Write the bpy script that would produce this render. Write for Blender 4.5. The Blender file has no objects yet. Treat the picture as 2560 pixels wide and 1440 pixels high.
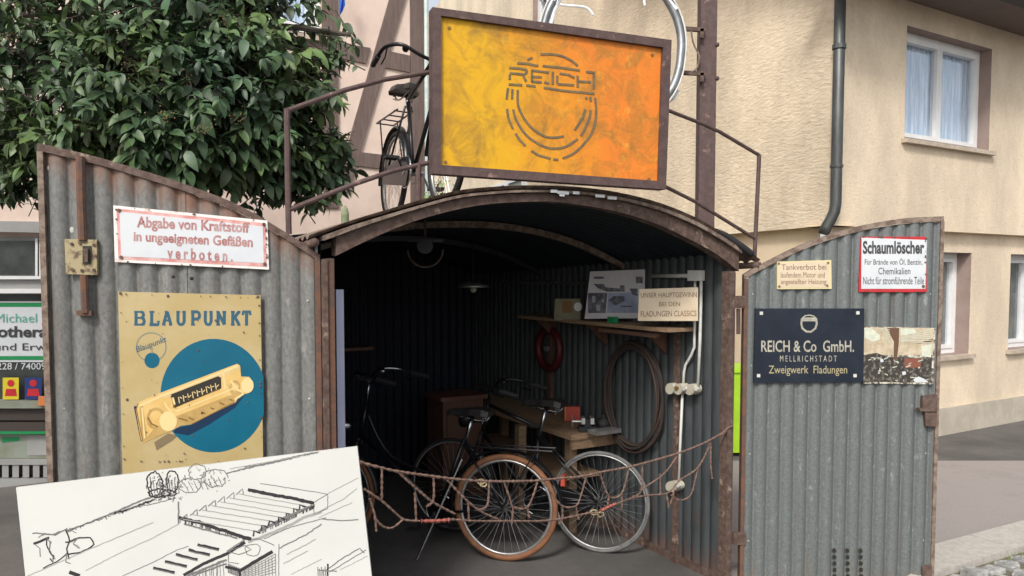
import bpy, bmesh, math, random
from mathutils import Vector, Matrix, noise
R = math.radians
rnd = random.Random(7)
SC = bpy.context.scene
COL = SC.collection

# ---------------------------------------------------------------- camera, sky, sun, exposure
F_PX, PITCH, PPY, CAMH = 1900.0, 3.0, 790.0, 1.75
cd = bpy.data.cameras.new('camera'); cam = bpy.data.objects.new('camera', cd); COL.objects.link(cam)
cam.location = (0, 0, CAMH); cam.rotation_euler = (R(90 - PITCH), 0, 0)
cd.sensor_width = 36; cd.lens = 36 * F_PX / 2560; cd.shift_y = (PPY - 720) / 2560
cd.clip_start = .05; cd.clip_end = 500
SC.camera = cam
SUN_EL, SUN_AZ = 43, 199      # azimuth the light comes from, measured clockwise from +Y (north)
w = bpy.data.worlds.new('World'); SC.world = w; w.use_nodes = True
nt = w.node_tree; bg = nt.nodes['Background']
sky = nt.nodes.new('ShaderNodeTexSky'); sky.sky_type = 'NISHITA'; sky.sun_disc = False
sky.sun_elevation = R(SUN_EL); sky.sun_rotation = R(SUN_AZ); sky.air_density = 1.0; sky.dust_density = 3.0; sky.ozone_density = .6
hs = nt.nodes.new('ShaderNodeHueSaturation'); hs.inputs['Saturation'].default_value = .35
nt.links.new(sky.outputs[0], hs.inputs['Color']); nt.links.new(hs.outputs[0], bg.inputs[0])
bg.inputs[1].default_value = .13
sd = bpy.data.lights.new('sun', 'SUN'); sd.energy = 1.5; sd.angle = R(10); sd.color = (1, .96, .9)
sun = bpy.data.objects.new('sun', sd); COL.objects.link(sun)
az, el = R(SUN_AZ), R(SUN_EL)
tosun = Vector((math.sin(az) * math.cos(el), math.cos(az) * math.cos(el), math.sin(el)))
sun.rotation_euler = tosun.to_track_quat('Z', 'Y').to_euler(); sun.location = tosun * 30
SC.view_settings.view_transform = 'Standard'; SC.view_settings.look = 'None'
SC.view_settings.exposure = .7; SC.view_settings.gamma = 1
SC.render.engine = 'CYCLES'
SC.cycles.use_denoising = True
SC.cycles.max_bounces = 6

# ---------------------------------------------------------------- planes and points
CP = Vector((0, 0, CAMH)); cp_, sp_ = math.cos(R(PITCH)), math.sin(R(PITCH))
def ray(px, py):
    return (Vector((0, cp_, -sp_)) * F_PX + Vector((1, 0, 0)) * (px - 1280) - Vector((0, sp_, cp_)) * (py - PPY)).normalized()
class Pl:
    """a plane of the place; normal n points to the street side"""
    def __init__(s, pt, n): s.p = Vector(pt); s.n = Vector(n).normalized()
    def __call__(s, px, py, off=0):
        d = ray(px, py); p = s.p + s.n * off
        return CP + d * ((p - CP).dot(s.n) / d.dot(s.n))
    def shift(s, off): return Pl(s.p + s.n * off, s.n)
def VP(x, y, dx, dy):
    n = Vector((dy, -dx, 0))
    if n.dot(Vector((x, y, 0))) > 0: n = -n
    return Pl((x, y, 0), n)
GROUND = Pl((0, 0, 0), (0, 0, 1))

# ---------------------------------------------------------------- materials
MATS = {}
def mat(name, c, c2=None, sc=8, lo=.4, hi=.6, rough=.7, metal=0, bump=0, bsc=None, c3=None, sc3=3, lo3=.55, hi3=.62,
        st=(1, 1, 1), st3=(1, 1, 1), spec=.4, rot=(0, 0, 0), bd=.01, island=0, stain=0, ssc=1.3):
    m = bpy.data.materials.new(name); m.use_nodes = True; t = m.node_tree; N = t.nodes; L = t.links
    b = N['Principled BSDF']; b.inputs['Roughness'].default_value = rough; b.inputs['Metallic'].default_value = metal
    b.inputs['Specular IOR Level'].default_value = spec
    tc = N.new('ShaderNodeTexCoord')
    def noi(scale, stretch, det=5, r=rot):
        mp = N.new('ShaderNodeMapping'); mp.inputs['Scale'].default_value = stretch; mp.inputs['Rotation'].default_value = r
        L.new(tc.outputs['Object'], mp.inputs[0])
        n = N.new('ShaderNodeTexNoise'); n.inputs['Scale'].default_value = scale; n.inputs['Detail'].default_value = det
        n.inputs['Roughness'].default_value = .65
        L.new(mp.outputs[0], n.inputs['Vector']); return n
    def mixc(fac, a, bcol):
        x = N.new('ShaderNodeMix'); x.data_type = 'RGBA'
        L.new(fac, x.inputs[0])
        if isinstance(a, tuple): x.inputs[6].default_value = (*a, 1)
        else: L.new(a, x.inputs[6])
        x.inputs[7].default_value = (*bcol, 1); return x.outputs[2]
    def ramp(src, a, b2):
        r = N.new('ShaderNodeMapRange'); r.inputs[1].default_value = a; r.inputs[2].default_value = b2; L.new(src, r.inputs[0]); return r.outputs[0]
    col = c
    if c2: col = mixc(ramp(noi(sc, st).outputs[0], lo, hi), c, c2)
    if c3: col = mixc(ramp(noi(sc3, st3, 6).outputs[0], lo3, hi3), col, c3)
    if stain:
        hv = N.new('ShaderNodeHueSaturation'); rg = N.new('ShaderNodeMapRange'); rg.inputs[1].default_value = .38; rg.inputs[2].default_value = .62; rg.inputs[3].default_value = 1 - stain; rg.inputs[4].default_value = 1 + stain * .3
        L.new(noi(ssc, (1, 1, .45), 6, (0, 0, 0)).outputs[0], rg.inputs[0]); L.new(rg.outputs[0], hv.inputs['Value'])
        if isinstance(col, tuple): hv.inputs['Color'].default_value = (*col, 1)
        else: L.new(col, hv.inputs['Color'])
        col = hv.outputs[0]
    if island:
        g = N.new('ShaderNodeNewGeometry'); h = N.new('ShaderNodeHueSaturation')
        L.new(ramp(g.outputs['Random Per Island'], -.0001, 1), h.inputs['Value']); 
        mr = [n for n in N if n.bl_idname == 'ShaderNodeMapRange'][-1]; mr.inputs[3].default_value = 1 - island; mr.inputs[4].default_value = 1 + island
        if isinstance(col, tuple): h.inputs['Color'].default_value = (*col, 1)
        else: L.new(col, h.inputs['Color'])
        col = h.outputs[0]
    if isinstance(col, tuple): b.inputs['Base Color'].default_value = (*col, 1)
    else: L.new(col, b.inputs['Base Color'])
    if bump:
        bn = N.new('ShaderNodeBump'); bn.inputs['Strength'].default_value = bump; bn.inputs['Distance'].default_value = bd
        L.new(noi(bsc or sc, st, 4).outputs[0], bn.inputs['Height']); L.new(bn.outputs[0], b.inputs['Normal'])
    MATS[name] = m; return m
galv = mat('galvanised', (.125, .127, .12), (.19, .191, .18), 80, .35, .62, rough=.6, metal=.15, bump=.15, bsc=60, c3=(.28, .275, .255), sc3=30, lo3=.58, hi3=.74, st=(1, 1, .6), st3=(1, 1, .35))
galv2 = mat('galvanised_cool', (.118, .132, .131), (.165, .18, .176), 90, .35, .62, rough=.55, metal=.2, bump=.15, bsc=60, c3=(.27, .285, .275), sc3=34, lo3=.6, hi3=.72, st=(1, 1, .8), st3=(1, 1, .5))
def add_top_rust(m, z0, z1, colr):
    """rust that ran down from the cut top edge / up from the wet foot of the sheet (it stays put whatever the light)"""
    t = m.node_tree; N = t.nodes; L = t.links; b = N['Principled BSDF']
    src = b.inputs['Base Color'].links[0].from_socket
    at = N.new('ShaderNodeAttribute'); at.attribute_name = 'rust'
    tc = N.new('ShaderNodeTexCoord'); mp = N.new('ShaderNodeMapping'); mp.inputs['Scale'].default_value = (14, 14, 2.2)
    L.new(tc.outputs['Object'], mp.inputs[0])
    n = N.new('ShaderNodeTexNoise'); n.inputs['Scale'].default_value = 1.6; n.inputs['Detail'].default_value = 7; n.inputs['Roughness'].default_value = .7
    L.new(mp.outputs[0], n.inputs['Vector'])
    a = N.new('ShaderNodeMath'); a.operation = 'ADD'; L.new(at.outputs['Fac'], a.inputs[0]); L.new(n.outputs[0], a.inputs[1])
    r = N.new('ShaderNodeMapRange'); r.inputs[1].default_value = 1.0; r.inputs[2].default_value = 1.35; L.new(a.outputs[0], r.inputs[0])
    x = N.new('ShaderNodeMix'); x.data_type = 'RGBA'; L.new(r.outputs[0], x.inputs[0]); L.new(src, x.inputs[6]); x.inputs[7].default_value = (*colr, 1)
    n2 = N.new('ShaderNodeTexNoise'); n2.inputs['Scale'].default_value = 1.0; n2.inputs['Detail'].default_value = 5; n2.inputs['Roughness'].default_value = .6
    m2 = N.new('ShaderNodeMapping'); m2.inputs['Scale'].default_value = (26, 26, 1.1); L.new(tc.outputs['Object'], m2.inputs[0]); L.new(m2.outputs[0], n2.inputs['Vector'])
    r2 = N.new('ShaderNodeMapRange'); r2.inputs[1].default_value = .58; r2.inputs[2].default_value = .72; r2.inputs[4].default_value = .6; L.new(n2.outputs[0], r2.inputs[0])
    y = N.new('ShaderNodeMix'); y.data_type = 'RGBA'; L.new(r2.outputs[0], y.inputs[0]); L.new(x.outputs[2], y.inputs[6]); y.inputs[7].default_value = (colr[0] * .6, colr[1] * .75, colr[2] * .9, 1)
    L.new(y.outputs[2], b.inputs['Base Color'])
add_top_rust(galv, 0, 0, (.2, .11, .075)); add_top_rust(galv2, 0, 0, (.2, .13, .1))
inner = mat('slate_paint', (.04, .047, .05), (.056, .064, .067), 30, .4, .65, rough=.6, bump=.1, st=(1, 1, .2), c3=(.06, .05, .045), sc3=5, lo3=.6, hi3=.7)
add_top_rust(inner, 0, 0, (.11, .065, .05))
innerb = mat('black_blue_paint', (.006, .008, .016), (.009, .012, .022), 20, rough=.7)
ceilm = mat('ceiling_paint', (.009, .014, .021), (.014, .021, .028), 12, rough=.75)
rust = mat('rusty_steel', (.08, .049, .038), (.138, .094, .075), 30, .4, .62, rough=.8, bump=.3, bsc=60, c3=(.33, .24, .19), sc3=11, lo3=.6, hi3=.68)
rustp = mat('purple_rust_paint', (.075, .047, .043), (.108, .068, .062), 25, .4, .62, rough=.7, bump=.2, bsc=70, c3=(.24, .15, .13), sc3=14, lo3=.62, hi3=.7)
rusto = mat('orange_rust', (.15, .074, .045), (.1, .062, .05), 22, .4, .6, rough=.85, bump=.3, bsc=50)
rustpale = mat('pale_worn_steel', (.24, .185, .145), (.12, .08, .062), 24, .42, .6, rough=.8, bump=.2, bsc=50)
lockm = mat('yellowed_lock_paint', (.36, .3, .17), (.13, .085, .06), 28, .5, .62, rough=.7, bump=.2)
pinkwall = mat('pink_render', (.7, .55, .465), (.76, .61, .52), 3, rough=.9, bump=.15, bsc=60, stain=.1)
timber = mat('brown_timber', (.13, .092, .08), (.17, .125, .11), 8, rough=.8, bump=.3, bsc=20, st=(6, 6, .6))
stucco = mat('cream_roughcast', (.7, .575, .42), (.79, .66, .5), 26, .35, .65, stain=.2, ssc=1.1, rough=.95, bump=.32, bsc=42, bd=.03, c3=(.58, .46, .315), sc3=26, lo3=.58, hi3=.7)
stucco2 = mat('cream_scraped_roughcast', (.72, .6, .44), (.8, .68, .51), 9, .35, .65, stain=.2, ssc=1.1, rough=.95, bump=.36, bsc=13, bd=.05, st=(1, 1, 3.2), rot=(R(32), 0, 0), c3=(.6, .475, .325), sc3=13, lo3=.58, hi3=.68, st3=(1, .8, 3.2))
cream = mat('cream_smooth', (.68, .55, .385), (.73, .6, .43), 4, rough=.9, bump=.1, bsc=40)
plinth = mat('grey_plinth', (.4, .355, .285), (.46, .41, .335), 6, rough=.95, bump=.3, bsc=50)
reveal = mat('mauve_reveal', (.27, .2, .175), (.31, .235, .205), 5, rough=.85)
white = mat('white_plastic', (.78, .78, .77), (.72, .72, .71), 4, rough=.35)
sillm = mat('stone_sill', (.5, .42, .33), (.4, .33, .26), 9, rough=.8, bump=.1)
soff = mat('brown_soffit', (.15, .115, .1), (.175, .135, .118), 5, rough=.8, st=(1, 8, 1))
roofd = mat('dark_fascia', (.035, .036, .042), rough=.6)
pipe = mat('zinc_pipe', (.075, .08, .08), (.11, .115, .11), 12, rough=.45, metal=.6, st=(1, 1, .2))
gpipe = mat('pale_green_pipe', (.38, .47, .44), (.5, .55, .53), 10, rough=.5)
asph = mat('asphalt', stain=.2, ssc=1.5, c=(.105, .096, .09), c2=(.145, .134, .125), sc=60, lo=.3, hi=.7, rough=.95, bump=.5, bsc=140, bd=.006, c3=(.085, .08, .075), sc3=1.2, lo3=.45, hi3=.7)
asph2 = mat('pale_worn_asphalt', (.29, .255, .238), (.36, .325, .305), 70, .3, .7, stain=.16, ssc=1.6, rough=.95, bump=.4, bsc=150, bd=.006, c3=(.26, .23, .215), sc3=1.6, lo3=.45, hi3=.7)
kerbm = mat('kerb_concrete', (.38, .35, .31), (.46, .425, .385), 30, rough=.95, bump=.3, bsc=90, bd=.005)
cobm = mat('cobble_granite', (.2, .2, .19), (.45, .44, .42), 9, .4, .6, rough=.85, bump=.3, bsc=60)
soil = mat('joint_soil', (.12, .11, .08), (.17, .15, .1), 30, rough=1)
grassm = mat('grass', (.11, .17, .03), (.16, .2, .05), 9, rough=.8, island=.3)
leafm = mat('leaf_green', (.036, .076, .036), (.085, .135, .038), 1.4, .42, .6, rough=.5, spec=.55, island=.6)
barkm = mat('bark', (.06, .05, .038), (.09, .075, .06), 20, rough=.95, bump=.5, st=(1, 1, .3))
berrym = mat('bud_ochre', (.15, .14, .05), (.15, .09, .05), 30, rough=.8)
black = mat('black_enamel', (.008, .008, .01), rough=.3, spec=.4)
blackr = mat('black_rubber', (.02, .02, .021), rough=.7)
leather = mat('black_leather', (.025, .023, .022), rough=.4)
tyrebr = mat('brown_tyre', (.24, .105, .05), (.18, .08, .042), 14, rough=.75)
chrome = mat('chrome', (.45, .46, .48), (.3, .31, .33), 20, rough=.25, metal=1)
steel = mat('dull_steel', (.5, .5, .5), (.38, .37, .36), 18, rough=.4, metal=.8)
greytyre = mat('grey_tyre', (.16, .16, .155), (.1, .1, .1), 12, rough=.7)
wood = mat('bench_wood', (.3, .2, .12), (.22, .14, .085), 7, rough=.75, bump=.15, bsc=14, st=(1, 9, 9), rot=(0, 0, R(60)))
woodd = mat('dark_wood', (.09, .045, .03), (.12, .06, .04), 6, rough=.7, st=(6, 6, 1))
redp = mat('red_paint', (.42, .06, .035), (.36, .05, .03), 10, rough=.5)
dred = mat('dark_red', (.075, .008, .011), rough=.5)
orange = mat('orange_side', (.6, .2, .06), rough=.5)
rope = mat('rusty_chain', (.12, .072, .055), (.2, .125, .095), 40, .4, .6, rough=.85, bump=.3, bsc=120)
ropered = mat('red_chain_wrap', (.3, .08, .06), rough=.6)
conduit = mat('white_conduit', (.62, .62, .58), (.5, .49, .44), 14, .5, .65, rough=.5)
bakel = mat('ivory_box', (.5, .47, .38), (.38, .33, .24), 18, .5, .65, rough=.5)
tube_m = mat('blue_grey_post', (.5, .52, .66), (.44, .46, .6), 3, rough=.4)
paper = mat('foam_board', (.56, .56, .525), (.53, .53, .5), 2.5, rough=.6)
ink = mat('ink', (.025, .023, .025), rough=.8)
inkl = mat('ink_grey', (.15, .145, .14), rough=.8)
inkp = mat('ink_pale', (.3, .29, .27), rough=.8)
enw = mat('white_enamel', (.6, .62, .64), (.53, .56, .59), 6, .45, .7, rough=.25, spec=.6)
enpink = mat('faded_red_enamel', (.55, .22, .2), (.66, .4, .37), 16, .4, .6, rough=.35)
enpinkt = mat('faded_red_lettering', (.34, .13, .12), (.45, .27, .26), 20, .4, .6, rough=.35)
encream = mat('cream_enamel', (.43, .325, .145), (.47, .375, .195), 5, .4, .65, rough=.3, spec=.5, c3=(.42, .33, .17), sc3=26, lo3=.68, hi3=.74)
enblue = mat('petrol_enamel', (.005, .1, .165), (.007, .12, .19), 3, rough=.3, spec=.35)
enink = mat('petrol_lettering', (.03, .1, .15), rough=.3)
tan1 = mat('tan_print', (.62, .4, .13), (.68, .47, .18), 12, rough=.35)
tan2 = mat('light_tan_print', (.74, .56, .27), rough=.35)
tan3 = mat('brown_print', (.2, .11, .035), rough=.35)
darkp = mat('dark_print', (.03, .028, .022), rough=.35)
shadp = mat('grey_brown_print', (.2, .15, .085), rough=.4)
navyp = mat('navy_print', (.01, .03, .07), rough=.3)
navy = mat('dark_navy_enamel', (.012, .017, .028), (.018, .024, .036), 6, rough=.45, spec=.25)
gold = mat('pale_gold_lettering', (.42, .4, .33), (.3, .28, .22), 30, rough=.5)
gold2 = mat('dull_gold_lettering', (.36, .31, .18), rough=.5)
ivory = mat('ivory_enamel', (.62, .52, .38), (.58, .47, .33), 8, rough=.35)
yedge = mat('yellowed_edge', (.6, .53, .3), rough=.5)
redb = mat('red_border', (.5, .03, .04), (.42, .03, .035), 9, rough=.35)
letb = mat('black_lettering', (.05, .05, .055), rough=.5)
letbr = mat('brown_lettering', (.2, .12, .08), rough=.6)
silver = mat('dull_rim_metal', (.3, .31, .32), (.14, .15, .155), 5, .35, .65, rough=.4, metal=.7, bump=.1, bsc=30)
wrapm = mat('white_foil', (.8, .82, .84), rough=.5)
lime = mat('lime_plastic', (.42, .72, .03), (.36, .62, .03), 5, rough=.45)
bluep = mat('blue_patch', (.12, .16, .3), rough=.5)
curtain = mat('net_curtain', (.42, .54, .66), (.76, .82, .86), 3, rough=.95, st=(16, 16, .8))  # pleat shading painted in as stripes, blue tint for sky reflected in the panes
room = mat('room_grey_green', (.2, .2, .165), (.13, .13, .11), 3, rough=.95)
darkglass = mat('dark_shop_glass', (.035, .042, .042), (.06, .07, .065), 4, rough=.12, spec=.6)
shopg = mat('shop_grey', (.34, .34, .33), (.3, .3, .29), 4, rough=.6)
shopd = mat('shop_dark_brown', (.06, .048, .042), rough=.6)
shopo = mat('shop_olive', (.2, .21, .15), (.26, .29, .24), 3, rough=.5)
grn = mat('green_stripe', (.02, .24, .085), rough=.4)
teal = mat('teal_lettering', (.12, .38, .3), rough=.4)
yel = mat('yellow_card', (.62, .5, .03), rough=.5)
bluec = mat('blue_card', (.02, .04, .16), rough=.5)
flagb = mat('flag_blue', (.02, .1, .42), rough=.7)
cact = mat('pale_green_post', (.2, .25, .14), (.26, .3, .18), 10, rough=.8)
# the big orange sign: sprayed metal, yellow fading into orange with burnt mottling
def sign_mat():
    m = bpy.data.materials.new('burnt_orange_metal'); m.use_nodes = True; t = m.node_tree; N = t.nodes; L = t.links; b = N['Principled BSDF']
    tc = N.new('ShaderNodeTexCoord')
    def noi(sc, d, dist=0):
        n = N.new('ShaderNodeTexNoise'); n.inputs['Scale'].default_value = sc; n.inputs['Detail'].default_value = d; n.inputs['Distortion'].default_value = dist
        n.inputs['Roughness'].default_value = .68
        L.new(tc.outputs['Object'], n.inputs['Vector']); return n.outputs[0]
    sx = N.new('ShaderNodeSeparateXYZ'); L.new(tc.outputs['Object'], sx.inputs[0])
    def mt(op, a, bb):
        q = N.new('ShaderNodeMath'); q.operation = op
        for i, v in enumerate((a, bb)):
            if isinstance(v, (int, float)): q.inputs[i].default_value = v
            else: L.new(v, q.inputs[i])
        return q.outputs[0]
    g = mt('ADD', mt('MULTIPLY', sx.outputs[0], 1.35), mt('MULTIPLY', sx.outputs[2], .35))
    g = mt('ADD', mt('ADD', g, .47), mt('MULTIPLY', mt('SUBTRACT', noi(2.2, 4), .5), .9))
    cr = N.new('ShaderNodeValToRGB'); L.new(g, cr.inputs[0]); e = cr.color_ramp.elements
    e[0].position = .12; e[0].color = (.66, .36, .012, 1); e[1].position = .82; e[1].color = (.7, .2, .025, 1)
    x = e.new if False else cr.color_ramp.elements.new(.45); x.color = (.66, .27, .018, 1)
    def over(src, fac, a, c_, k):
        r = N.new('ShaderNodeMapRange'); r.inputs[1].default_value = a; r.inputs[2].default_value = c_; r.inputs[4].default_value = k; L.new(fac, r.inputs[0])
        return r.outputs[0]
    mx = N.new('ShaderNodeMix'); mx.data_type = 'RGBA'; L.new(over(0, noi(8, 8, .9), .42, .7, .95), mx.inputs[0]); L.new(cr.outputs[0], mx.inputs[6]); mx.inputs[7].default_value = (.27, .145, .03, 1)
    m2 = N.new('ShaderNodeMix'); m2.data_type = 'RGBA'; L.new(over(0, noi(22, 8, 1.5), .55, .75, .6), m2.inputs[0]); L.new(mx.outputs[2], m2.inputs[6]); m2.inputs[7].default_value = (.72, .46, .06, 1)
    L.new(m2.outputs[2], b.inputs['Base Color']); b.inputs['Roughness'].default_value = .5; b.inputs['Specular IOR Level'].default_value = .3
    return m
signm = sign_mat()
galvp = mat('pale_spot', (.42, .42, .39), rough=.8)
darksteel = mat('dark_steel', (.07, .07, .075), rough=.4, metal=.6)
def glass_mat():
    m = bpy.data.materials.new('window_glass'); m.use_nodes = True; t = m.node_tree; N = t.nodes; L = t.links
    N.remove(N['Principled BSDF']); o = N['Material Output']
    a = N.new('ShaderNodeBsdfTransparent'); a.inputs[0].default_value = (.97, .98, 1, 1); g = N.new('ShaderNodeBsdfGlossy'); g.inputs['Roughness'].default_value = .03
    g.inputs[0].default_value = (.9, .95, 1, 1)
    x = N.new('ShaderNodeMixShader'); x.inputs[0].default_value = .13
    L.new(a.outputs[0], x.inputs[1]); L.new(g.outputs[0], x.inputs[2]); L.new(x.outputs[0], o.inputs[0])
    return m
glass = glass_mat()

# ---------------------------------------------------------------- mesh building
SPLIT = {'rivet', 'paint_spot', 'screw', 'nail', 'bolt', 'vent_hole', 'rusty_lock', 'snap_hook', 'paint_flake', 'bolt_hole', 'dark_photo', 'pale_photo', 'frame_bar', 'window_board', 'stripe', 'red_mark', 'pipe_clip', 'wheels', 'bolt_bar', 'grip', 'pedal', 'dial_marks', 'print', 'blue_disc', 'printed_shade', 'latch', 'brake_lever', 'torn_foil', 'radio_knob_ring'}
class MB:
    def __init__(s): s.v = []; s.f = []; s.mk = []
    def mark(s): s.mk.append((len(s.v), len(s.f)))
    def add(s, vs, fs):
        o = len(s.v); s.v += [Vector(v) for v in vs]; s.f += [tuple(i + o for i in f) for f in fs]; return o
    def hexa(s, a, b):
        """two loops of the same length -> closed prism"""
        n = len(a)
        s.add(list(a) + list(b), [tuple(range(n))[::-1], tuple(range(n, 2 * n))] + [(i, (i + 1) % n, n + (i + 1) % n, n + i) for i in range(n)])
    def box(s, lo, hi):
        (x0, y0, z0), (x1, y1, z1) = lo, hi
        s.hexa([(x0, y0, z0), (x1, y0, z0), (x1, y1, z0), (x0, y1, z0)], [(x0, y0, z1), (x1, y0, z1), (x1, y1, z1), (x0, y1, z1)])
    def obox(s, c, ax, ay, az):
        c, ax, ay, az = map(Vector, (c, ax, ay, az))
        s.hexa([c - ax - ay - az, c + ax - ay - az, c + ax + ay - az, c - ax + ay - az], [c - ax - ay + az, c + ax - ay + az, c + ax + ay + az, c - ax + ay + az])
    def pp(s, pl, pts, o0, o1):
        """prism of a pixel polygon on plane pl, from offset o0 (back) to o1 (front)"""
        s.hexa([pl(x, y, o0) for x, y in pts], [pl(x, y, o0) + pl.n * (o1 - o0) for x, y in pts])
    def flat(s, pl, pts, off): s.add([pl(x, y, off) for x, y in pts], [tuple(range(len(pts)))])
    def tube(s, pts, r, n=8, closed=False, mod=None, cap=True):
        pts = [Vector(p) for p in pts]; k = len(pts); o = len(s.v); up = None
        for i, p in enumerate(pts):
            if closed: t = pts[(i + 1) % k] - pts[i - 1]
            else: t = pts[min(i + 1, k - 1)] - pts[max(i - 1, 0)]
            t = t.normalized() if t.length > 1e-9 else Vector((0, 0, 1))
            if up is None: up = Vector((0, 0, 1)) if abs(t.z) < .9 else Vector((1, 0, 0))
            a = t.cross(up); a = a.normalized() if a.length > 1e-6 else t.orthogonal().normalized(); b = a.cross(t).normalized(); up = b
            rr = r if not isinstance(r, (list, tuple)) else r[i]
            if mod: rr *= mod(i)
            for j in range(n):
                th = 2 * math.pi * j / n; s.v.append(p + a * math.cos(th) * rr + b * math.sin(th) * rr)
        m = k if closed else k - 1
        for i in range(m):
            for j in range(n):
                i2 = (i + 1) % k; s.f.append((o + i * n + j, o + i * n + (j + 1) % n, o + i2 * n + (j + 1) % n, o + i2 * n + j))
        if not closed and cap:
            s.f.append(tuple(o + j for j in range(n))[::-1]); s.f.append(tuple(o + (k - 1) * n + j for j in range(n)))
    def ribbon(s, pl, pts, wpx, off, th=.0):
        """flat stroke drawn along pixel points, on plane pl"""
        k = len(pts)
        L_, R_ = [], []
        for i, (x, y) in enumerate(pts):
            x0, y0 = pts[max(i - 1, 0)]; x1, y1 = pts[min(i + 1, k - 1)]
            dx, dy = x1 - x0, y1 - y0; l = math.hypot(dx, dy) or 1; nx, ny = -dy / l * wpx / 2, dx / l * wpx / 2
            L_.append(pl(x + nx, y + ny, off)); R_.append(pl(x - nx, y - ny, off))
        o = len(s.v); s.v += L_ + R_
        for i in range(k - 1): s.f.append((o + i, o + i + 1, o + k + i + 1, o + k + i))
        if th:
            o2 = len(s.v); s.v += [v - pl.n * th for v in L_ + R_]
            for i in range(k - 1):
                s.f.append((o + i, o + i + 1, o2 + i + 1, o2 + i)); s.f.append((o + k + i, o + k + i + 1, o2 + k + i + 1, o2 + k + i))
            s.f.append((o, o + k, o2 + k, o2)); s.f.append((o + k - 1, o + 2 * k - 1, o2 + 2 * k - 1, o2 + k - 1))
    def disc(s, pl, cx, cy, rx, ry, off, n=24, th=0):
        pts = [(cx + rx * math.cos(2 * math.pi * i / n), cy + ry * math.sin(2 * math.pi * i / n)) for i in range(n)]
        if th: s.pp(pl, pts, off - th, off)
        else: s.flat(pl, pts, off)
    def ball(s, c, r, n=8, sq=(1, 1, 1)):
        c = Vector(c); o = len(s.v); m = n // 2 + 1
        for i in range(m + 1):
            ph = math.pi * i / m
            for j in range(n):
                th = 2 * math.pi * j / n
                s.v.append(c + Vector((math.sin(ph) * math.cos(th) * sq[0], math.sin(ph) * math.sin(th) * sq[1], math.cos(ph) * sq[2])) * r)
        for i in range(m):
            for j in range(n): s.f.append((o + i * n + j, o + i * n + (j + 1) % n, o + (i + 1) * n + (j + 1) % n, o + (i + 1) * n + j))
    def text(s, pl, txt, quad, off, size=None, bold=.003):
        s.mark()
        m = text_mesh(txt, 0 if 'M' in txt else bold); xs = [v[0] for v in m[0]]; ys = [v[1] for v in m[0]]
        x0, x1, y0, y1 = min(xs), max(xs), min(ys), max(ys)
        y0 = min(y0, 0) if size is None else y0
        tl, tr, br, bl = quad; out = []
        for x, y in m[0]:
            u = (x - x0) / (x1 - x0); v = (y - y0) / (y1 - y0)
            a = [tl[i] * (1 - u) + tr[i] * u for i in (0, 1)]; b = [bl[i] * (1 - u) + br[i] * u for i in (0, 1)]
            out.append(pl(b[0] * (1 - v) + a[0] * v, b[1] * (1 - v) + a[1] * v, off))
        s.add(out, m[1])
    def build(s, name, m, parent=None, smooth=False, attr=None, clean=True):
        if len(s.mk) > 1 and attr is None:
            ms = s.mk + [(len(s.v), len(s.f))]; last = None
            for (v0, f0), (v1, f1) in zip(ms, ms[1:]):
                q = MB(); q.v = s.v[v0:v1]; q.f = [tuple(i - v0 for i in f) for f in s.f[f0:f1]]; last = q.build(name, m, parent, smooth, None, clean)
            return last
        if name in SPLIT:
            par = list(range(len(s.v)))
            def fd(i):
                while par[i] != i: par[i] = par[par[i]]; i = par[i]
                return i
            for f in s.f:
                for i in f[1:]: par[fd(i)] = fd(f[0])
            grp = {}
            for f in s.f: grp.setdefault(fd(f[0]), []).append(f)
            if len(grp) > 1:
                last = None
                for fs_ in grp.values():
                    ids = sorted({i for f in fs_ for i in f}); mp = {a: b for b, a in enumerate(ids)}
                    q = MB(); q.v = [s.v[i] for i in ids]; q.f = [tuple(mp[i] for i in f) for f in fs_]; last = q.build(name, m, parent, smooth, None, clean)
                return last
        me = bpy.data.meshes.new(name)
        off = Vector((0, 0, 0)); q = parent
        while q is not None: off += q.location if q.get('_w', 1) else Vector((0, 0, 0)); q = q.parent
        me.from_pydata([v - off for v in s.v], [], s.f); me.update()
        if clean:
            bm = bmesh.new(); bm.from_mesh(me); bmesh.ops.recalc_face_normals(bm, faces=bm.faces); bm.to_mesh(me); bm.free()
        if smooth:
            for p in me.polygons: p.use_smooth = True
        if attr is not None:
            at = me.attributes.new('rust', 'FLOAT', 'POINT')
            for i, v in enumerate(attr): at.data[i].value = v
        me.materials.append(m)
        o = bpy.data.objects.new(name, me); COL.objects.link(o)
        if parent is not None: o.parent = parent
        return o
_tx = {}
def text_mesh(txt, bold=.012):
    if txt in _tx: return _tx[txt]
    c = bpy.data.curves.new('t', 'FONT'); c.body = txt; c.resolution_u = 3; c.size = 1; c.offset = bold
    o = bpy.data.objects.new('t', c); COL.objects.link(o)
    dg = bpy.context.evaluated_depsgraph_get(); me = bpy.data.meshes.new_from_object(o.evaluated_get(dg))
    r = ([(v.co.x, v.co.y) for v in me.vertices], [tuple(p.vertices) for p in me.polygons])
    bpy.data.objects.remove(o); bpy.data.curves.remove(c); bpy.data.meshes.remove(me)
    _tx[txt] = r; return r
def thing(name, label, cat, loc=(0, 0, 0), group=None, rz=0):
    o = bpy.data.objects.new(name, None); COL.objects.link(o); o.location = loc; o.rotation_euler = (0, 0, rz); o.empty_display_size = .1
    o['label'] = label; o['category'] = cat
    if group: o['group'] = group
    return o
def tag(o, label, cat, group=None):
    o['label'] = label; o['category'] = cat
    if group: o['group'] = group
    return o
def struct(o): o['kind'] = 'structure'; return o
def stuff(o): o['kind'] = 'stuff'; return o
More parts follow.
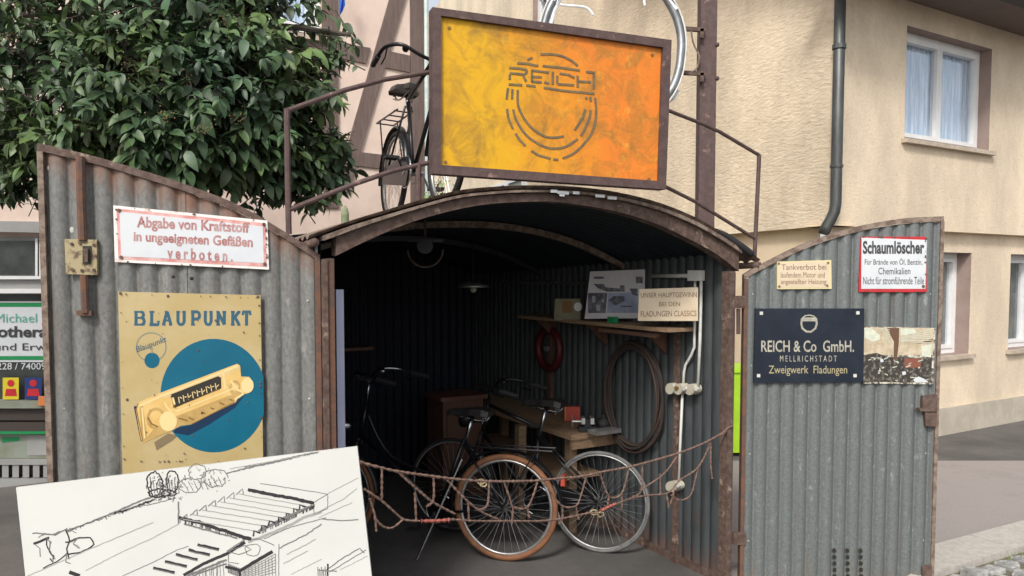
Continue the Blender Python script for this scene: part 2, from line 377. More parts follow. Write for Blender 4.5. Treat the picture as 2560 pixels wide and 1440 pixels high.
def interp(pts, x):
    if x <= pts[0][0]: return pts[0][1]
    for i in range(len(pts) - 1):
        (x0, y0), (x1, y1) = pts[i], pts[i + 1]
        if x <= x1:
            m0 = (y1 - pts[i - 1][1]) / (x1 - pts[i - 1][0]) if i else (y1 - y0) / (x1 - x0)
            m1 = (pts[i + 2][1] - y0) / (pts[i + 2][0] - x0) if i + 2 < len(pts) else (y1 - y0) / (x1 - x0)
            h = x1 - x0; t = (x - x0) / h
            return (2 * t**3 - 3 * t**2 + 1) * y0 + (t**3 - 2 * t**2 + t) * h * m0 + (-2 * t**3 + 3 * t**2) * y1 + (t**3 - t**2) * h * m1
    return pts[-1][1]
def smooth(pts, n=4):
    out = []
    for i in range(len(pts) - 1):
        p0 = Vector(pts[max(i - 1, 0)]); p1 = Vector(pts[i]); p2 = Vector(pts[i + 1]); p3 = Vector(pts[min(i + 2, len(pts) - 1)])
        for j in range(n):
            t = j / n
            out.append(.5 * ((2 * p1) + (p2 - p0) * t + (2 * p0 - 5 * p1 + 4 * p2 - p3) * t * t + (3 * p1 - p0 - 3 * p2 + p3) * t**3))
    out.append(Vector(pts[-1])); return out
def sm2(pts, n=4): return [(v[0], v[1]) for v in smooth([(x, y) for x, y in pts], n)]

# ================================================================ SETTING
mb = MB(); mb.add([(-90, -40, 0), (90, -40, 0), (90, 120, 0), (-90, 120, 0)], [(0, 1, 2, 3)]); struct(mb.build('ground', asph))
mb = MB(); mb.add([(1.34, 4.07, .004), (7.05, 7.1, .004), (7.0, 7.12, .004), (-.25, 7.12, .004)], [(0, 1, 2, 3)])
struct(mb.build('pavement', asph2))
# kerb: stones in a row along the pavement edge, cobbles beyond it
kd = Vector((.882, .471, 0)); kn = Vector((.471, -.882, 0)); k0 = Vector((1.34, 4.04, 0))
kb = MB(); kb.add([k0 + Vector((0, 0, .006)), k0 + kd * 6 + Vector((0, 0, .006)), k0 + kd * 6 + kn * 1.8 + Vector((0, 0, .006)), k0 + kn * 1.8 + Vector((0, 0, .006))], [(0, 1, 2, 3)])
bed = struct(kb.build('path', soil))
for i in range(6):
    m = MB(); a = k0 + kd * (i * 1.0 + .9) + Vector((0, 0, .0)); b = a + kd * .992; z0, z1 = Vector((0, 0, .0)), Vector((0, 0, .05))
    wv = kn * .29
    m.hexa([a, b, b + wv, a + wv], [a + z1 + kn * .008, b + z1 + kn * .008, b + wv + z1, a + wv + z1]); m.build('kerb_stone', kerbm, bed)
cobmesh = []
for k in range(5):
    m = MB(); n = 7; r = [rnd.uniform(.78, 1.2) for _ in range(n)]
    def ring(s, z): return [Vector((max(-.075, min(.075, math.cos(2 * math.pi * (j + .5) / n) * .092 * r[j] * s)), max(-.06, min(.06, math.sin(2 * math.pi * (j + .5) / n) * .075 * r[j] * s)), z)) for j in range(n)]
    o = 0; A, B_, C_ = ring(1, 0), ring(1, .03), [v + Vector((0, 0, rnd.uniform(-.004, .005))) for v in ring(.9, .038)]
    m.add(A + B_ + C_, [(j, (j + 1) % n, n + (j + 1) % n, n + j) for j in range(n)] + [(n + j, n + (j + 1) % n, 2 * n + (j + 1) % n, 2 * n + j) for j in range(n)] + [tuple(range(2 * n, 3 * n))])
    ob = m.build('cobblestone', cobm, bed); cobmesh.append(ob.data); bpy.data.objects.remove(ob)
for r_ in range(5):
    for i in range(26):
        s = .3 + i * .172 + (r_ % 2) * .085 + rnd.uniform(-.01, .01); p = k0 + kd * s + kn * (.385 + r_ * .14)
        if not (2.0 < p.x < 5.2): continue
        o = bpy.data.objects.new('cobblestone', rnd.choice(cobmesh)); COL.objects.link(o); o.parent = bed
        o.scale = (rnd.uniform(.72, 1.05), rnd.uniform(.75, 1.0), 1); o.location = p + Vector((rnd.uniform(-.014, .014), rnd.uniform(-.012, .012), rnd.uniform(-.012, .004))); o.rotation_euler = (rnd.uniform(-.06, .06), rnd.uniform(-.06, .06), math.atan2(kd.y, kd.x) + rnd.uniform(-.3, .3))
gm = MB()
for i in range(1300):
    s = rnd.gauss(2.45, .3); t = .3 + abs(rnd.gauss(0, .02)) + (rnd.choice((.02, .16, .3)) if rnd.random() < .3 else 0)
    p = k0 + kd * s + kn * (t + .02); h = rnd.uniform(.02, .06); a = rnd.uniform(0, 6.3); d = Vector((math.cos(a), math.sin(a), 0)) * .003
    q = Vector((rnd.uniform(-.025, .025), rnd.uniform(-.025, .025), h))
    gm.add([p - d, p + d, p + q], [(0, 1, 2)])
stuff(tag(gm.build('grass', grassm, clean=False), 'short grass growing between the kerb and the cobblestones', 'grass'))

# ---------------------------------------------------------------- cream house (two storeys seen)
CW = VP(4.49, 8.05, .861, .509)                   # wall facing the street on the right
CWL = CW.shift(-.12)                              # lower storey stands back under the ledge
cdir = Vector((.861, .509, 0)); corner = Vector((3.0, 7.17, 0))
corner = CW(2076, 575); corner.z = 0
mdir = Vector((-.345, .938, 0)).normalized()      # wall running back from the corner
MW = VP(corner.x, corner.y, mdir.x, mdir.y)
house = thing('cream_house', 'cream roughcast house with a white window and overhanging upper storey behind the right door', 'house', (corner.x, corner.y, 0))
def sz(pl, d, o, px, py):
    p = pl(px, py); return (p - o).dot(d), p.z
def wall_holes(m, o, d, n, s0, s1, z0, z1, holes, depth, rv=None):
    ss = sorted({s0, s1, *[h[0] for h in holes], *[h[1] for h in holes]}); zs = sorted({z0, z1, *[h[2] for h in holes], *[h[3] for h in holes]})
    P = lambda s, z, b=0: o + d * s + Vector((0, 0, z)) - n * b
    for i in range(len(ss) - 1):
        for j in range(len(zs) - 1):
            cs, cz = (ss[i] + ss[i + 1]) / 2, (zs[j] + zs[j + 1]) / 2
            if any(h[0] < cs < h[1] and h[2] < cz < h[3] for h in holes): continue
            m.add([P(ss[i], zs[j]), P(ss[i + 1], zs[j]), P(ss[i + 1], zs[j + 1]), P(ss[i], zs[j + 1])], [(0, 1, 2, 3)])
    for a, b, c, e in holes:
        q = rv or m
        for (u, v) in (((a, c), (b, c)), ((b, c), (b, e)), ((b, e), (a, e)), ((a, e), (a, c))):
            q.add([P(*u), P(*v), P(*v, depth), P(*u, depth)], [(0, 1, 2, 3)])
def window(parent, pl, o, d, hole, dep, leaves=2, curt=True, fr=.055, inner_m=None):
    n = pl.n; s0, s1, z0, z1 = hole
    def bar(m, a, b, c, e, b0, b1):
        m.hexa([o + d * a + Vector((0, 0, c)) - n * b0, o + d * b + Vector((0, 0, c)) - n * b0, o + d * b + Vector((0, 0, e)) - n * b0, o + d * a + Vector((0, 0, e)) - n * b0],
               [o + d * a + Vector((0, 0, c)) - n * b1, o + d * b + Vector((0, 0, c)) - n * b1, o + d * b + Vector((0, 0, e)) - n * b1, o + d * a + Vector((0, 0, e)) - n * b1])
    m = MB(); bar(m, s0, s0 + fr, z0, z1, dep, dep + .07); bar(m, s1 - fr, s1, z0, z1, dep, dep + .07); bar(m, s0 + fr, s1 - fr, z0, z0 + fr, dep, dep + .07); bar(m, s0 + fr, s1 - fr, z1 - fr, z1, dep, dep + .07)
    wf = m.build('window_frame', white, parent)
    wd = (s1 - s0 - 2 * fr) / leaves
    for k in range(leaves):
        a = s0 + fr + k * wd + .002; b = a + wd - .004; c, e = z0 + fr + .002, z1 - fr - .002; f = .042; m = MB(); y0, y1 = dep - .012, dep + .055
        bar(m, a, a + f, c, e, y0, y1); bar(m, b - f, b, c, e, y0, y1); bar(m, a + f, b - f, c, c + f, y0, y1); bar(m, a + f, b - f, e - f, e, y0, y1)
        m.build('sash', white, wf)
        m = MB(); bar(m, a + f, b - f, c + f, e - f, dep + .03, dep + .036); m.build('pane', glass, wf)
        m = MB(); cnt = 26; pts = []
        for i in range(cnt + 1):
            x = a + (b - a) * i / cnt; dd = dep + .068 + .01 * math.sin(i * 2.1) + .006 * math.sin(i * 5.3)
            pts.append((x, dd))
        for i in range(cnt):
            (xa, da), (xb, db) = pts[i], pts[i + 1]
            m.add([o + d * xa - n * da + Vector((0, 0, c)), o + d * xb - n * db + Vector((0, 0, c)), o + d * xb - n * db + Vector((0, 0, e)), o + d * xa - n * da + Vector((0, 0, e))], [(0, 1, 2, 3)])
        m.build('curtain', inner_m or curtain, wf)
    m = MB(); bar(m, s0 - .05, s1 + .05, z0 - .045, z0 - .002, -.06, dep); m.build('window_sill', sillm, parent)
    return wf
zl = CW(2450, 583).z
s_a, z_a = sz(CW, cdir, corner, 2268, 65); s_b, z_b = sz(CW, cdir, corner, 2472, 372)
h1 = (s_a, s_b, CW(2360, 362).z, CW(2370, 92).z)
zt = CW(2560, 94).z + .01
m = MB(); rv = MB(); wall_holes(m, corner, cdir, CW.n, 0, 7, zl, zt, [h1], .3, rv)
m.build('upper_wall', stucco, house); rv.build('window_reveal', reveal, house)
# upper side wall with its small windows
s0, za = sz(MW, mdir, corner, 1385, 70); s1, _ = sz(MW, mdir, corner, 1332, 70)
hs1 = (s0, s1, MW(1355, 90).z, MW(1355, 90).z + 1.9)
s0, _ = sz(MW, mdir, corner, 1318, 465); s1, _ = sz(MW, mdir, corner, 1228, 465)
hs2 = (s0, s1, MW(1275, 478).z - .7, MW(1275, 452).z)
m = MB(); rv = MB(); wall_holes(m, corner, mdir, MW.n, 0, 16, zl, 9, [hs1], .25, rv); m.build('side_upper_wall', stucco2, house); rv.build('window_reveal', reveal, house)
ml = MB(); co = corner - CW.n * .12 - MW.n * .12
rvl = MB(); wall_holes(ml, co, mdir, MW.n, .12, 16, 0, zl, [], .2, rvl); ml.build('side_lower_wall', cream, house)
# ledge soffit, upper top
m = MB(); N_ = -CW.n
m.hexa([corner, corner + cdir * 7, corner + cdir * 7 + N_ * .3, corner + N_ * .3], [v + Vector((0, 0, 0)) for v in [corner, corner + cdir * 7, corner + cdir * 7 + N_ * .3, corner + N_ * .3]])
m = MB(); z = Vector((0, 0, zl))
m.add([corner + z, corner + cdir * 7 + z, corner + cdir * 7 + N_ * .3 + z, corner + N_ * .3 + z], [(0, 1, 2, 3)])
m.add([corner + z, corner + mdir * 16 + z, corner + mdir * 16 - MW.n * .3 + z, corner - MW.n * .3 + z], [(0, 1, 2, 3)])
m.build('ledge', cream, house)
# lower storey
def lw(px, py): return sz(CWL, cdir, co, px, py)
sA, _ = lw(2240, 760); sB, _ = lw(2420, 760); zb, zt2 = CWL(2400, 885).z, CWL(2400, 632).z
sC, _ = lw(2518, 760); hl = [(sA, sB, zb, zt2), (sC, sC + (sB - sA), zb, zt2)]
m = MB(); rv = MB(); wall_holes(m, co, cdir, CWL.n, 0, 7, .24, zl, hl, .3, rv); m.build('lower_wall', stucco, house); rv.build('window_reveal', reveal, house)
m = MB(); pzt = .3
m.hexa([co + CWL.n * .03 + cdir * -.1, co + CWL.n * .03 + cdir * 7, co + cdir * 7 - CWL.n * .1, co - CWL.n * .1 - cdir * .1], [v + Vector((0, 0, pzt)) for v in [co + CWL.n * .03 + cdir * -.1, co + CWL.n * .03 + cdir * 7, co + cdir * 7 - CWL.n * .1, co - CWL.n * .1 - cdir * .1]])
m.build('plinth', plinth, house)
window(house, CW, corner, cdir, h1, .13)
window(house, CWL, co, cdir, hl[0], .16, leaves=2, inner_m=room)
window(house, CWL, co, cdir, hl[1], .16, leaves=2, inner_m=room)
window(house, MW, corner, mdir, hs1, .1, leaves=2, fr=.09, inner_m=darkglass)
# thin muntins on the far side window
m = MB()
for k in range(1, 5):
    z = hs1[2] + k * .38
    m.obox(corner + mdir * ((hs1[0] + hs1[1]) / 2) + Vector((0, 0, z)) - MW.n * .09, mdir * ((hs1[1] - hs1[0]) / 2 - .1), MW.n * .01, Vector((0, 0, .012)))
m.build('muntin', white, house)
# white framed window low on the side wall, seen just above the shed roof
m = MB(); 
def sbar(m, a, b, c, e, q0, q1):
    m.hexa([corner + mdir * a + Vector((0, 0, c)) + MW.n * q0, corner + mdir * b + Vector((0, 0, c)) + MW.n * q0, corner + mdir * b + Vector((0, 0, e)) + MW.n * q0, corner + mdir * a + Vector((0, 0, e)) + MW.n * q0],
           [corner + mdir * a + Vector((0, 0, c)) + MW.n * q1, corner + mdir * b + Vector((0, 0, c)) + MW.n * q1, corner + mdir * b + Vector((0, 0, e)) + MW.n * q1, corner + mdir * a + Vector((0, 0, e)) + MW.n * q1])
a, b, c, e = hs2; 
for (p, q) in ((a, a + .18), ((a + b) / 2 - .1, (a + b) / 2 + .1), (b - .25, b)): sbar(m, p, q, c, e, .004, .05)
sbar(m, a + .18, b - .25, e - .06, e, .004, .045); lf = m.build('window_frame', white, house)
m = MB(); sbar(m, a + .05, b - .05, c + .01, e - .05, .002, .012); m.build('pane', shopo, lf)
# soffit + fascia + roof
m = MB(); A = corner + Vector((0, 0, zt)) - cdir * .45; B_ = A + cdir * 8; ou = CW.n * .5
m.hexa([A, B_, B_ + ou, A + ou], [v + Vector((0, 0, .05)) for v in [A, B_, B_ + ou, A + ou]]); m.build('roof_soffit', soff, house)
m = MB(); A2 = A + ou + CW.n * .002 + Vector((0, 0, -.02)); B2 = B_ + ou + CW.n * .002 + Vector((0, 0, -.02))
m.hexa([A2, B2, B2 + CW.n * .12, A2 + CW.n * .12], [v + Vector((0, 0, .16)) for v in [A2, B2, B2 + CW.n * .12, A2 + CW.n * .12]]); m.build('gutter', roofd, house)
m = MB(); q = [A + ou + Vector((0, 0, .14)), B_ + ou + Vector((0, 0, .14)), B_ - CW.n * 3.5 + Vector((0, 0, 2.8)), A - CW.n * 3.5 + Vector((0, 0, 2.8))]
m.hexa(q, [v + Vector((0, 0, .08)) for v in q]); m.build('roof', roofd, house)
# downpipe on the corner
m = MB(); D = lambda px, py, o=.09: MW(px, py, o)
base = CW(2094, 300, .07); bx, by = base.x, base.y
zk = CW(2094, 545).z
m.tube([(bx, by, zt + .5), (bx, by, 3), (bx, by, zk + .12), (bx - .01, by + .0, zk + .05), (bx - .035, by + .015, zk - .02), (bx - .07, by + .03, zk - .09), (bx - .09, by + .04, zk - .16)], .051, 14)
dp = m.build('downpipe', pipe, house, smooth=True)
m = MB(); zc = CW(2094, 125).z; m.tube([(bx, by, zc - .02), (bx, by, zc + .02)], .062, 14); zc = CW(2094, 420).z; m.tube([(bx, by, zc - .012), (bx, by, zc + .012)], .06, 14); m.build('pipe_clip', pipe, dp)

# ---------------------------------------------------------------- half timbered house on the left
HW = VP(-1.39, 8.0, 1.62, 1.0); hd = Vector((1.62, 1, 0)).normalized()
ht = thing('half_timbered_house', 'pink rendered half-timbered house with brown beams behind the tree', 'house', (-1.39, 8.0, 0))
ho = Vector((-1.39, 8.0, 0))
sR = (HW(1066, 300) - ho).dot(hd); sL = -6.5
zshop = HW(50, 568).z
swl, _ = sz(HW, hd, ho, 752, 50); swr, _ = sz(HW, hd, ho, 803, 50)
m = MB(); rvh = MB(); wall_holes(m, ho, hd, HW.n, sL, sR, zshop, 8.5, [(swl - .6, swr, HW(785, 92).z, HW(785, 92).z + 1.6)], .12, rvh)
m.hexa([ho + hd * sR + Vector((0, 0, 0)), ho + hd * sR + Vector((0, 0, 8.5)), ho + hd * sR - HW.n * 4 + Vector((0, 0, 8.5)), ho + hd * sR - HW.n * 4],
       [ho + hd * (sR - .02) + Vector((0, 0, 0)), ho + hd * (sR - .02) + Vector((0, 0, 8.5)), ho + hd * (sR - .02) - HW.n * 4 + Vector((0, 0, 8.5)), ho + hd * (sR - .02) - HW.n * 4])
m.build('wall', pinkwall, ht); rvh.build('window_reveal', pinkwall, ht)
window(ht, HW, ho, hd, (swl - .6, swr, HW(785, 92).z, HW(785, 92).z + 1.6), .05, leaves=2, fr=.08)
for poly in ([(803, -60), (843, -60), (846, 520), (808, 520)],
             [(1024, -60), (1062, -60), (1062, 560), (1026, 560)],
             [(993, -75), (1033, -75), (904, 367), (874, 480), (836, 480), (867, 367)],
             [(846, 108), (925, 121), (914, 160), (846, 146)], [(962, 127), (1023, 140), (1023, 182), (948, 167)],
             [(877, 378), (1025, 396), (1025, 432), (868, 412)],
             [(500, 30), (803, 92), (803, 128), (500, 70)], [(430, -60), (468, -60), (474, 470), (437, 470)], [(40, -60), (80, -60), (84, 430), (44, 430)],
             [(84, 330), (437, 372), (437, 408), (84, 372)]):
    m = MB(); m.pp(HW, poly, .0, .018 + .001 * len(poly)); m.build('timber_beam', timber, ht)
m = MB(); g0 = HW(1067, 300, .1); m.tube([(g0.x, g0.y, 0), (g0.x, g0.y, 3), (g0.x, g0.y, 8)], .024, 10); m.build('downpipe', gpipe, ht, smooth=True)
m = MB(); c_ = ho + hd * ((sL + sR) / 2) + Vector((0, 0, 8.4)); m.obox(c_, hd * ((sR - sL) / 2 + .3), HW.n * .4, Vector((0, 0, .06))); m.build('roof_eave', soff, ht)
# shop front below (seen at the far left, beside the door)
m = MB()
m.pp(HW, [(-500, 548), (560, 560), (560, 592), (-500, 570)], .0, .05)
m.build('fascia_board', shopg, ht)
SF = HW.shift(-.1)
m = MB(); m.add([ho + hd * s + Vector((0, 0, z)) - HW.n * .1 for s, z in ((sL, 0), (sR, 0), (sR, zshop), (sL, zshop))], [(0, 1, 2, 3)]); m.build('shop_wall', pinkwall, ht)
m = MB(); m.pp(SF, [(-300, 592), (180, 592), (180, 735), (-300, 735)], .0, .06)
sw = m.build('shop_window', shopg, ht)
m = MB(); m.pp(SF, [(-300, 602), (88, 602), (88, 688), (-300, 688)], .06, .068); m.build('pane', darkglass, sw)
for poly in ([(88, 596), (94, 596), (94, 690), (88, 690)], [(98, 596), (103, 596), (103, 690), (98, 690)], [(-300, 690), (180, 690), (180, 698), (-300, 698)], [(-300, 722), (180, 722), (180, 733), (-300, 733)]):
    m = MB(); m.pp(SF, poly, .06, .09); m.build('frame_bar', white, sw)
m = MB(); m.pp(SF, [(-300, 735), (400, 735), (400, 1400), (-300, 1400)], .0, .02); m.build('shop_glazing', darkglass, ht)
m = MB(); m.pp(SF, [(-300, 1085), (400, 1085), (400, 1145), (-300, 1145)], .02, .03); m.build('lower_panel', shopo, ht)
m = MB(); m.pp(SF, [(-300, 1018), (400, 1018), (400, 1048), (-300, 1048)], .02, .07); m.pp(SF, [(-300, 1053), (400, 1053), (400, 1083), (-300, 1083)], .02, .07); m.build('window_board', shopd, ht)
m = MB(); m.pp(SF, [(-300, 998), (400, 998), (400, 1017), (-300, 1017)], .02, .11); m.build('display_ledge', shopo, ht)
m = MB(); m.pp(SF, [(-300, 1078), (400, 1078), (400, 1085), (-300, 1085)], .07, .08); m.pp(SF, [(5, 1094), (48, 1092), (48, 1102), (5, 1106)], .031, .034); m.build('green_trim', grn, ht)
m = MB(); m.pp(SF, [(68, 1087), (400, 1087), (400, 1138), (68, 1138)], .031, .036); m.build('pale_panel', shopg, ht)
m = MB(); m.pp(SF, [(-300, 1146), (400, 1146), (400, 1156), (-300, 1156)], .02, .12)
for x in range(-6, 12): m.pp(SF, [(x * 25.5 + 6, 1156), (x * 25.5 + 22, 1156), (x * 25.5 + 22, 1190), (x * 25.5 + 6, 1190)], .05, .11)
m.pp(SF, [(-300, 1190), (400, 1190), (400, 1215), (-300, 1215)], .02, .12)
m.build('radiator_grille', shopg, ht)
# practice sign in the shop window
ps = thing('practice_sign', 'white shop window sign with green stripes left of the corrugated door', 'sign', tuple(SF(60, 820, .03)))
m = MB(); m.pp(SF, [(-330, 753), (150, 753), (150, 905), (-330, 905)], .022, .03); m.build('plate', enw, ps)
m = MB()
m.pp(SF, [(-330, 757), (150, 757), (150, 767), (-330, 767)], .03, .032); m.pp(SF, [(-330, 890), (150, 890), (150, 900), (-330, 900)], .03, .032); m.build('stripe', grn, ps)
m = MB(); m.text(SF, 'Michael', [(-12, 784), (92, 784), (92, 806), (-12, 806)], .034); m.build('lettering', teal, ps)
m = MB(); m.text(SF, 'otherapie', [(-6, 815), (172, 815), (172, 852), (-6, 852)], .034, bold=.03); m.text(SF, 'fur Kinder und Erwachsene', [(-190, 858), (240, 858), (240, 876), (-190, 876)], .034); m.build('lettering', letb, ps)
m = MB(); m.disc(SF, 113, 810, 9, 8, .035, 12); m.disc(SF, 120, 805, 7, 6, .036, 12); m.build('red_mark', redb, ps)
m = MB(); m.text(SF, '0228 / 740097', [(-20, 907), (128, 907), (128, 924), (-20, 924)], .024)
tag(m.build('phone_number_lettering', enw), 'white phone number lettering on the dark glass below the green striped sign', 'sign')
for (x0, x1, mm, lab, q) in ((7, 47, yel, 'yellow card with red print standing on the shop window ledge', redb), (62, 104, bluec, 'dark blue card with red and yellow print on the shop window ledge', redb)):
    t_ = thing('display_card', lab, 'card', tuple(SF((x0 + x1) / 2, 998, .08)), 'cards in the shop window')
    m = MB(); m.pp(SF, [(x0, 944), (x1, 944), (x1, 998), (x0, 998)], .075, .09); m.build('card', mm, t_)
    m = MB(); m.disc(SF, (x0 + x1) / 2, 958, 9, 9, .092, 12); m.flat(SF, [(x0 + 8, 972), (x1 - 8, 972), (x1 - 5, 990), (x0 + 5, 990)], .092); m.build('print', q if x0 < 50 else redb, t_)
m = MB(); m.pp(SF, [(96, 990), (150, 990), (150, 1012), (96, 1012)], .112, .16); tag(m.build('packet', orange), 'yellow orange packet lying at the right end of the shop ledge', 'packet')
# flag and green post at the half timbered house
m = MB()
fp = [HW(848, -60, .2), HW(864, -60, .24), HW(861, -5, .22), HW(862, 14, .25), HW(855, 30, .2), HW(848, 40, .22)]
m.hexa(fp, [v + HW.n * .01 for v in fp]); tag(m.build('flag', flagb), 'tip of a blue flag hanging in front of the timber wall', 'flag')
m = MB(); pc = HW(863, 560, .5)
m.tube([(pc.x, pc.y, 0), (pc.x, pc.y, HW(863, 535, .5).z), (pc.x, pc.y, HW(863, 522, .5).z), (pc.x, pc.y, HW(863, 514, .5).z)], [.036, .038, .026, .006], 10)
tag(m.build('green_post', cact), 'pointed pale green post rising behind the left end of the shed roof', 'post')
# ================================================================ THE SHED
JL = Vector((-.75, 3.1, 0)); JR = Vector((1.25, 4.23, 0)); U = (JR - JL).normalized(); W_ = (JR - JL).length
AX = Vector((-U.y, U.x, 0)); LEN = 3.2
FP = VP(JL.x, JL.y, U.x, U.y)
def fs(px, py, off=0): p = FP(px, py, off); return ((p - JL).dot(U), p.z)
outer_px = [(765, 602), (800, 590), (864, 567), (952, 540), (1052, 511), (1135, 490), (1220, 481), (1302, 477), (1425, 480), (1533, 494), (1633, 519), (1717, 552), (1779, 586), (1837, 623), (1884, 659)]
inner_px = [(812, 650), (835, 640), (902, 607), (1010, 561), (1114, 530), (1218, 511), (1360, 505), (1425, 511), (1533, 530), (1633, 561), (1717, 600), (1779, 634), (1837, 678), (1850, 690)]
OUT = [fs(*p) for p in outer_px]; INN = [fs(*p) for p in inner_px]
zo = lambda s: interp(OUT, s); zi = lambda s: interp(INN, s)
def SP(s, t, z): return JL + U * s + AX * t + Vector((0, 0, z))
shed = thing('corrugated_shed', 'round roofed corrugated iron shed with both doors open and a dark workshop inside', 'shed', (.25, 3.665, 0))
# roof sheets: corrugations run round the arch
s_lo, s_hi = OUT[0][0], OUT[-1][0]; NS = 56
def roofsheet(t0, t1, lift, m_, name, zf, sl, sh, amp=.008, par=shed):
    m = MB(); nt_ = max(8, int((t1 - t0) / .076 * 8)); o = 0
    for j in range(nt_ + 1):
        t = t0 + (t1 - t0) * j / nt_; a = amp * math.sin(2 * math.pi * t / .076) + lift
        for i in range(NS + 1):
            s = sl + (sh - sl) * i / NS; m.v.append(SP(s, t, zf(s) + a - .035 * t))
    for j in range(nt_):
        for i in range(NS): q = j * (NS + 1) + i; m.f.append((q, q + 1, q + NS + 2, q + NS + 1))
    return m.build(name, m_, par, smooth=True)
k = 0
for i in range(5):
    t0 = -.05 + i * .66; roofsheet(t0, min(t0 + .7, LEN + .05), .012 + (i % 2) * .004, rustpale, 'roof_sheet', zo, s_lo, s_hi)
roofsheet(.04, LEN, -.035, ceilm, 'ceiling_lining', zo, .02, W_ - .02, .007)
# curled gutter edges
for side in (0, 1):
    m = MB(); s_ = s_lo if side == 0 else s_hi; sg = -1 if side == 0 else 1
    pts = []
    for tt in (-.06, .6, 1.6, LEN + .06): pts.append(SP(s_ - sg * .02, tt, zo(s_) - .01 - .035 * tt))
    m.tube(pts, .018, 8); m.build('eaves_tube', rust, shed, smooth=True)
m = MB(); q = [SP(W_ - .2, -.02, zo(W_ - .2) + .012), SP(W_ - .12, -.03, zo(W_ - .12) + .022), SP(W_ - .03, -.05, zo(W_ - .03) + .012), SP(W_ + .05, -.06, zo(W_) - .02)]
m.tube(smooth(q, 4), .02, 10); m.build('torn_roof_edge', blackr, shed, smooth=True)
# arch frame front
m = MB(); NA = 60
sa, sb = INN[1][0] - .0, INN[-2][0]
def archband(m, z_out, z_in, t0, t1, s0, s1):
    L = []
    for i in range(NA + 1):
        s = s0 + (s1 - s0) * i / NA; L.append((SP(s, t0, z_out(s)), SP(s, t0, z_in(s)), SP(s, t1, z_in(s)), SP(s, t1, z_out(s))))
    o = len(m.v)
    for r4 in L: m.v += r4
    for i in range(NA):
        for a, b in ((0, 1), (1, 2), (2, 3), (3, 0)): m.f.append((o + i * 4 + a, o + i * 4 + b, o + i * 4 + 4 + b, o + i * 4 + 4 + a))
    m.f.append((o, o + 1, o + 2, o + 3)); m.f.append((o + NA * 4, o + NA * 4 + 1, o + NA * 4 + 2, o + NA * 4 + 3))
archband(m, lambda s: (zo(s) * .8 + zi(s) * .2) - .004, zi, -.03, .035, sa, sb); m.build('arch_frame', rust, shed)
m = MB(); archband(m, lambda s: zo(s) - .001, lambda s: zo(s) * .8 + zi(s) * .2 - .001, -.055, .03, OUT[1][0], OUT[-2][0]); m.build('arch_edge', rustpale, shed)
# white flaking paint patches on the crown
m = MB()
for (x, y, wd_) in ((1408, 482, 14), (1440, 482, 8), (1500, 490, 12), (1530, 495, 12), (1405, 487, 6), (1385, 478, 8)):
    p = FP(x, y, .06); m.obox(p, U * wd_ * .0022, AX * .003, Vector((0, 0, .007)))
m.build('paint_flake', wrapm, shed)
# jambs
def jamb(pxa, pxb, ytop, m_, name, t0, t1):
    s0 = fs(pxa, 1000)[0]; s1 = fs(pxb, 1000)[0]; z1 = FP((pxa + pxb) / 2, ytop).z; m = MB()
    m.hexa([SP(s0, t0, 0), SP(s1, t0, 0), SP(s1, t1, 0), SP(s0, t1, 0)], [SP(s0, t0, z1), SP(s1, t0, z1), SP(s1, t1, z1), SP(s0, t1, z1)]); return m.build(name, m_, shed)
jamb(806, 818, 648, rust, 'door_post', -.03, .03); jamb(819, 836, 646, rusto, 'door_post', -.02, .035)
jamb(1810, 1822, 678, rust, 'door_post', -.03, .03); jamb(1822.6, 1828, 682, rustp, 'door_post', -.02, .035)
# side walls and back wall, vertical corrugation
def corr(P0, d, n, L, zt_f, m_, name, par, pitch=.076, amp=.009, s0=0, rustf=None, sharp=0, zb=.0, rows=(0, .12, .3, .6, .85, 1), ph=0):
    m = MB(); k = int(L / pitch * 12); att = []
    for i in range(k + 1):
        s = s0 + L * i / k; c = math.sin(2 * math.pi * s / pitch + ph)
        if sharp: c = -(1 - 2 * (abs(math.sin(math.pi * s / pitch + ph)) ** .6)) * (1.25 if name != 'corrugated_sheet' else (1.5 if m_ is galv2 else 1.2))
        zt_ = zt_f(s)
        for r_ in rows:
            z = zb + (zt_ - zb) * r_; wob = .004 * noise.noise(Vector((s * 3, z * 1.4, L + P0.x))) - .012 * max(0, noise.noise(Vector((s * 5 + P0.y, z * 4.5, 3.3))) - .42)
            m.v.append(P0 + d * s + n * (amp * c + wob) + Vector((0, 0, z)))
            att.append(rustf(s, z, zt_) if rustf else 0)
    q = len(rows)
    for i in range(k):
        for j in range(q - 1): a = i * q + j; m.f.append((a, a + q, a + q + 1, a + 1))
    return m.build(name, m_, par, smooth=True, attr=att, clean=False)
foot = lambda s, z, zt_: max(0, .82 - z * 1.9) + max(0, .2 - (zt_ - z))
zsR = lambda s: zo(W_ - .03) - .03
for i in range(5):
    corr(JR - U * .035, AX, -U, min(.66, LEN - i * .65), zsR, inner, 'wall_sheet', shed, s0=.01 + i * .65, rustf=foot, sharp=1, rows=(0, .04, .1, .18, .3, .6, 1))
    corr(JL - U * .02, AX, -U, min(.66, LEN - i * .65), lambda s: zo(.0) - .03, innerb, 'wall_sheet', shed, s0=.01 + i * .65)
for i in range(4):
    a = i * W_ / 4; corr(JL + AX * LEN, U, -AX, W_ / 4, lambda s: zo(s) - .03, innerb, 'wall_sheet', shed, s0=a)
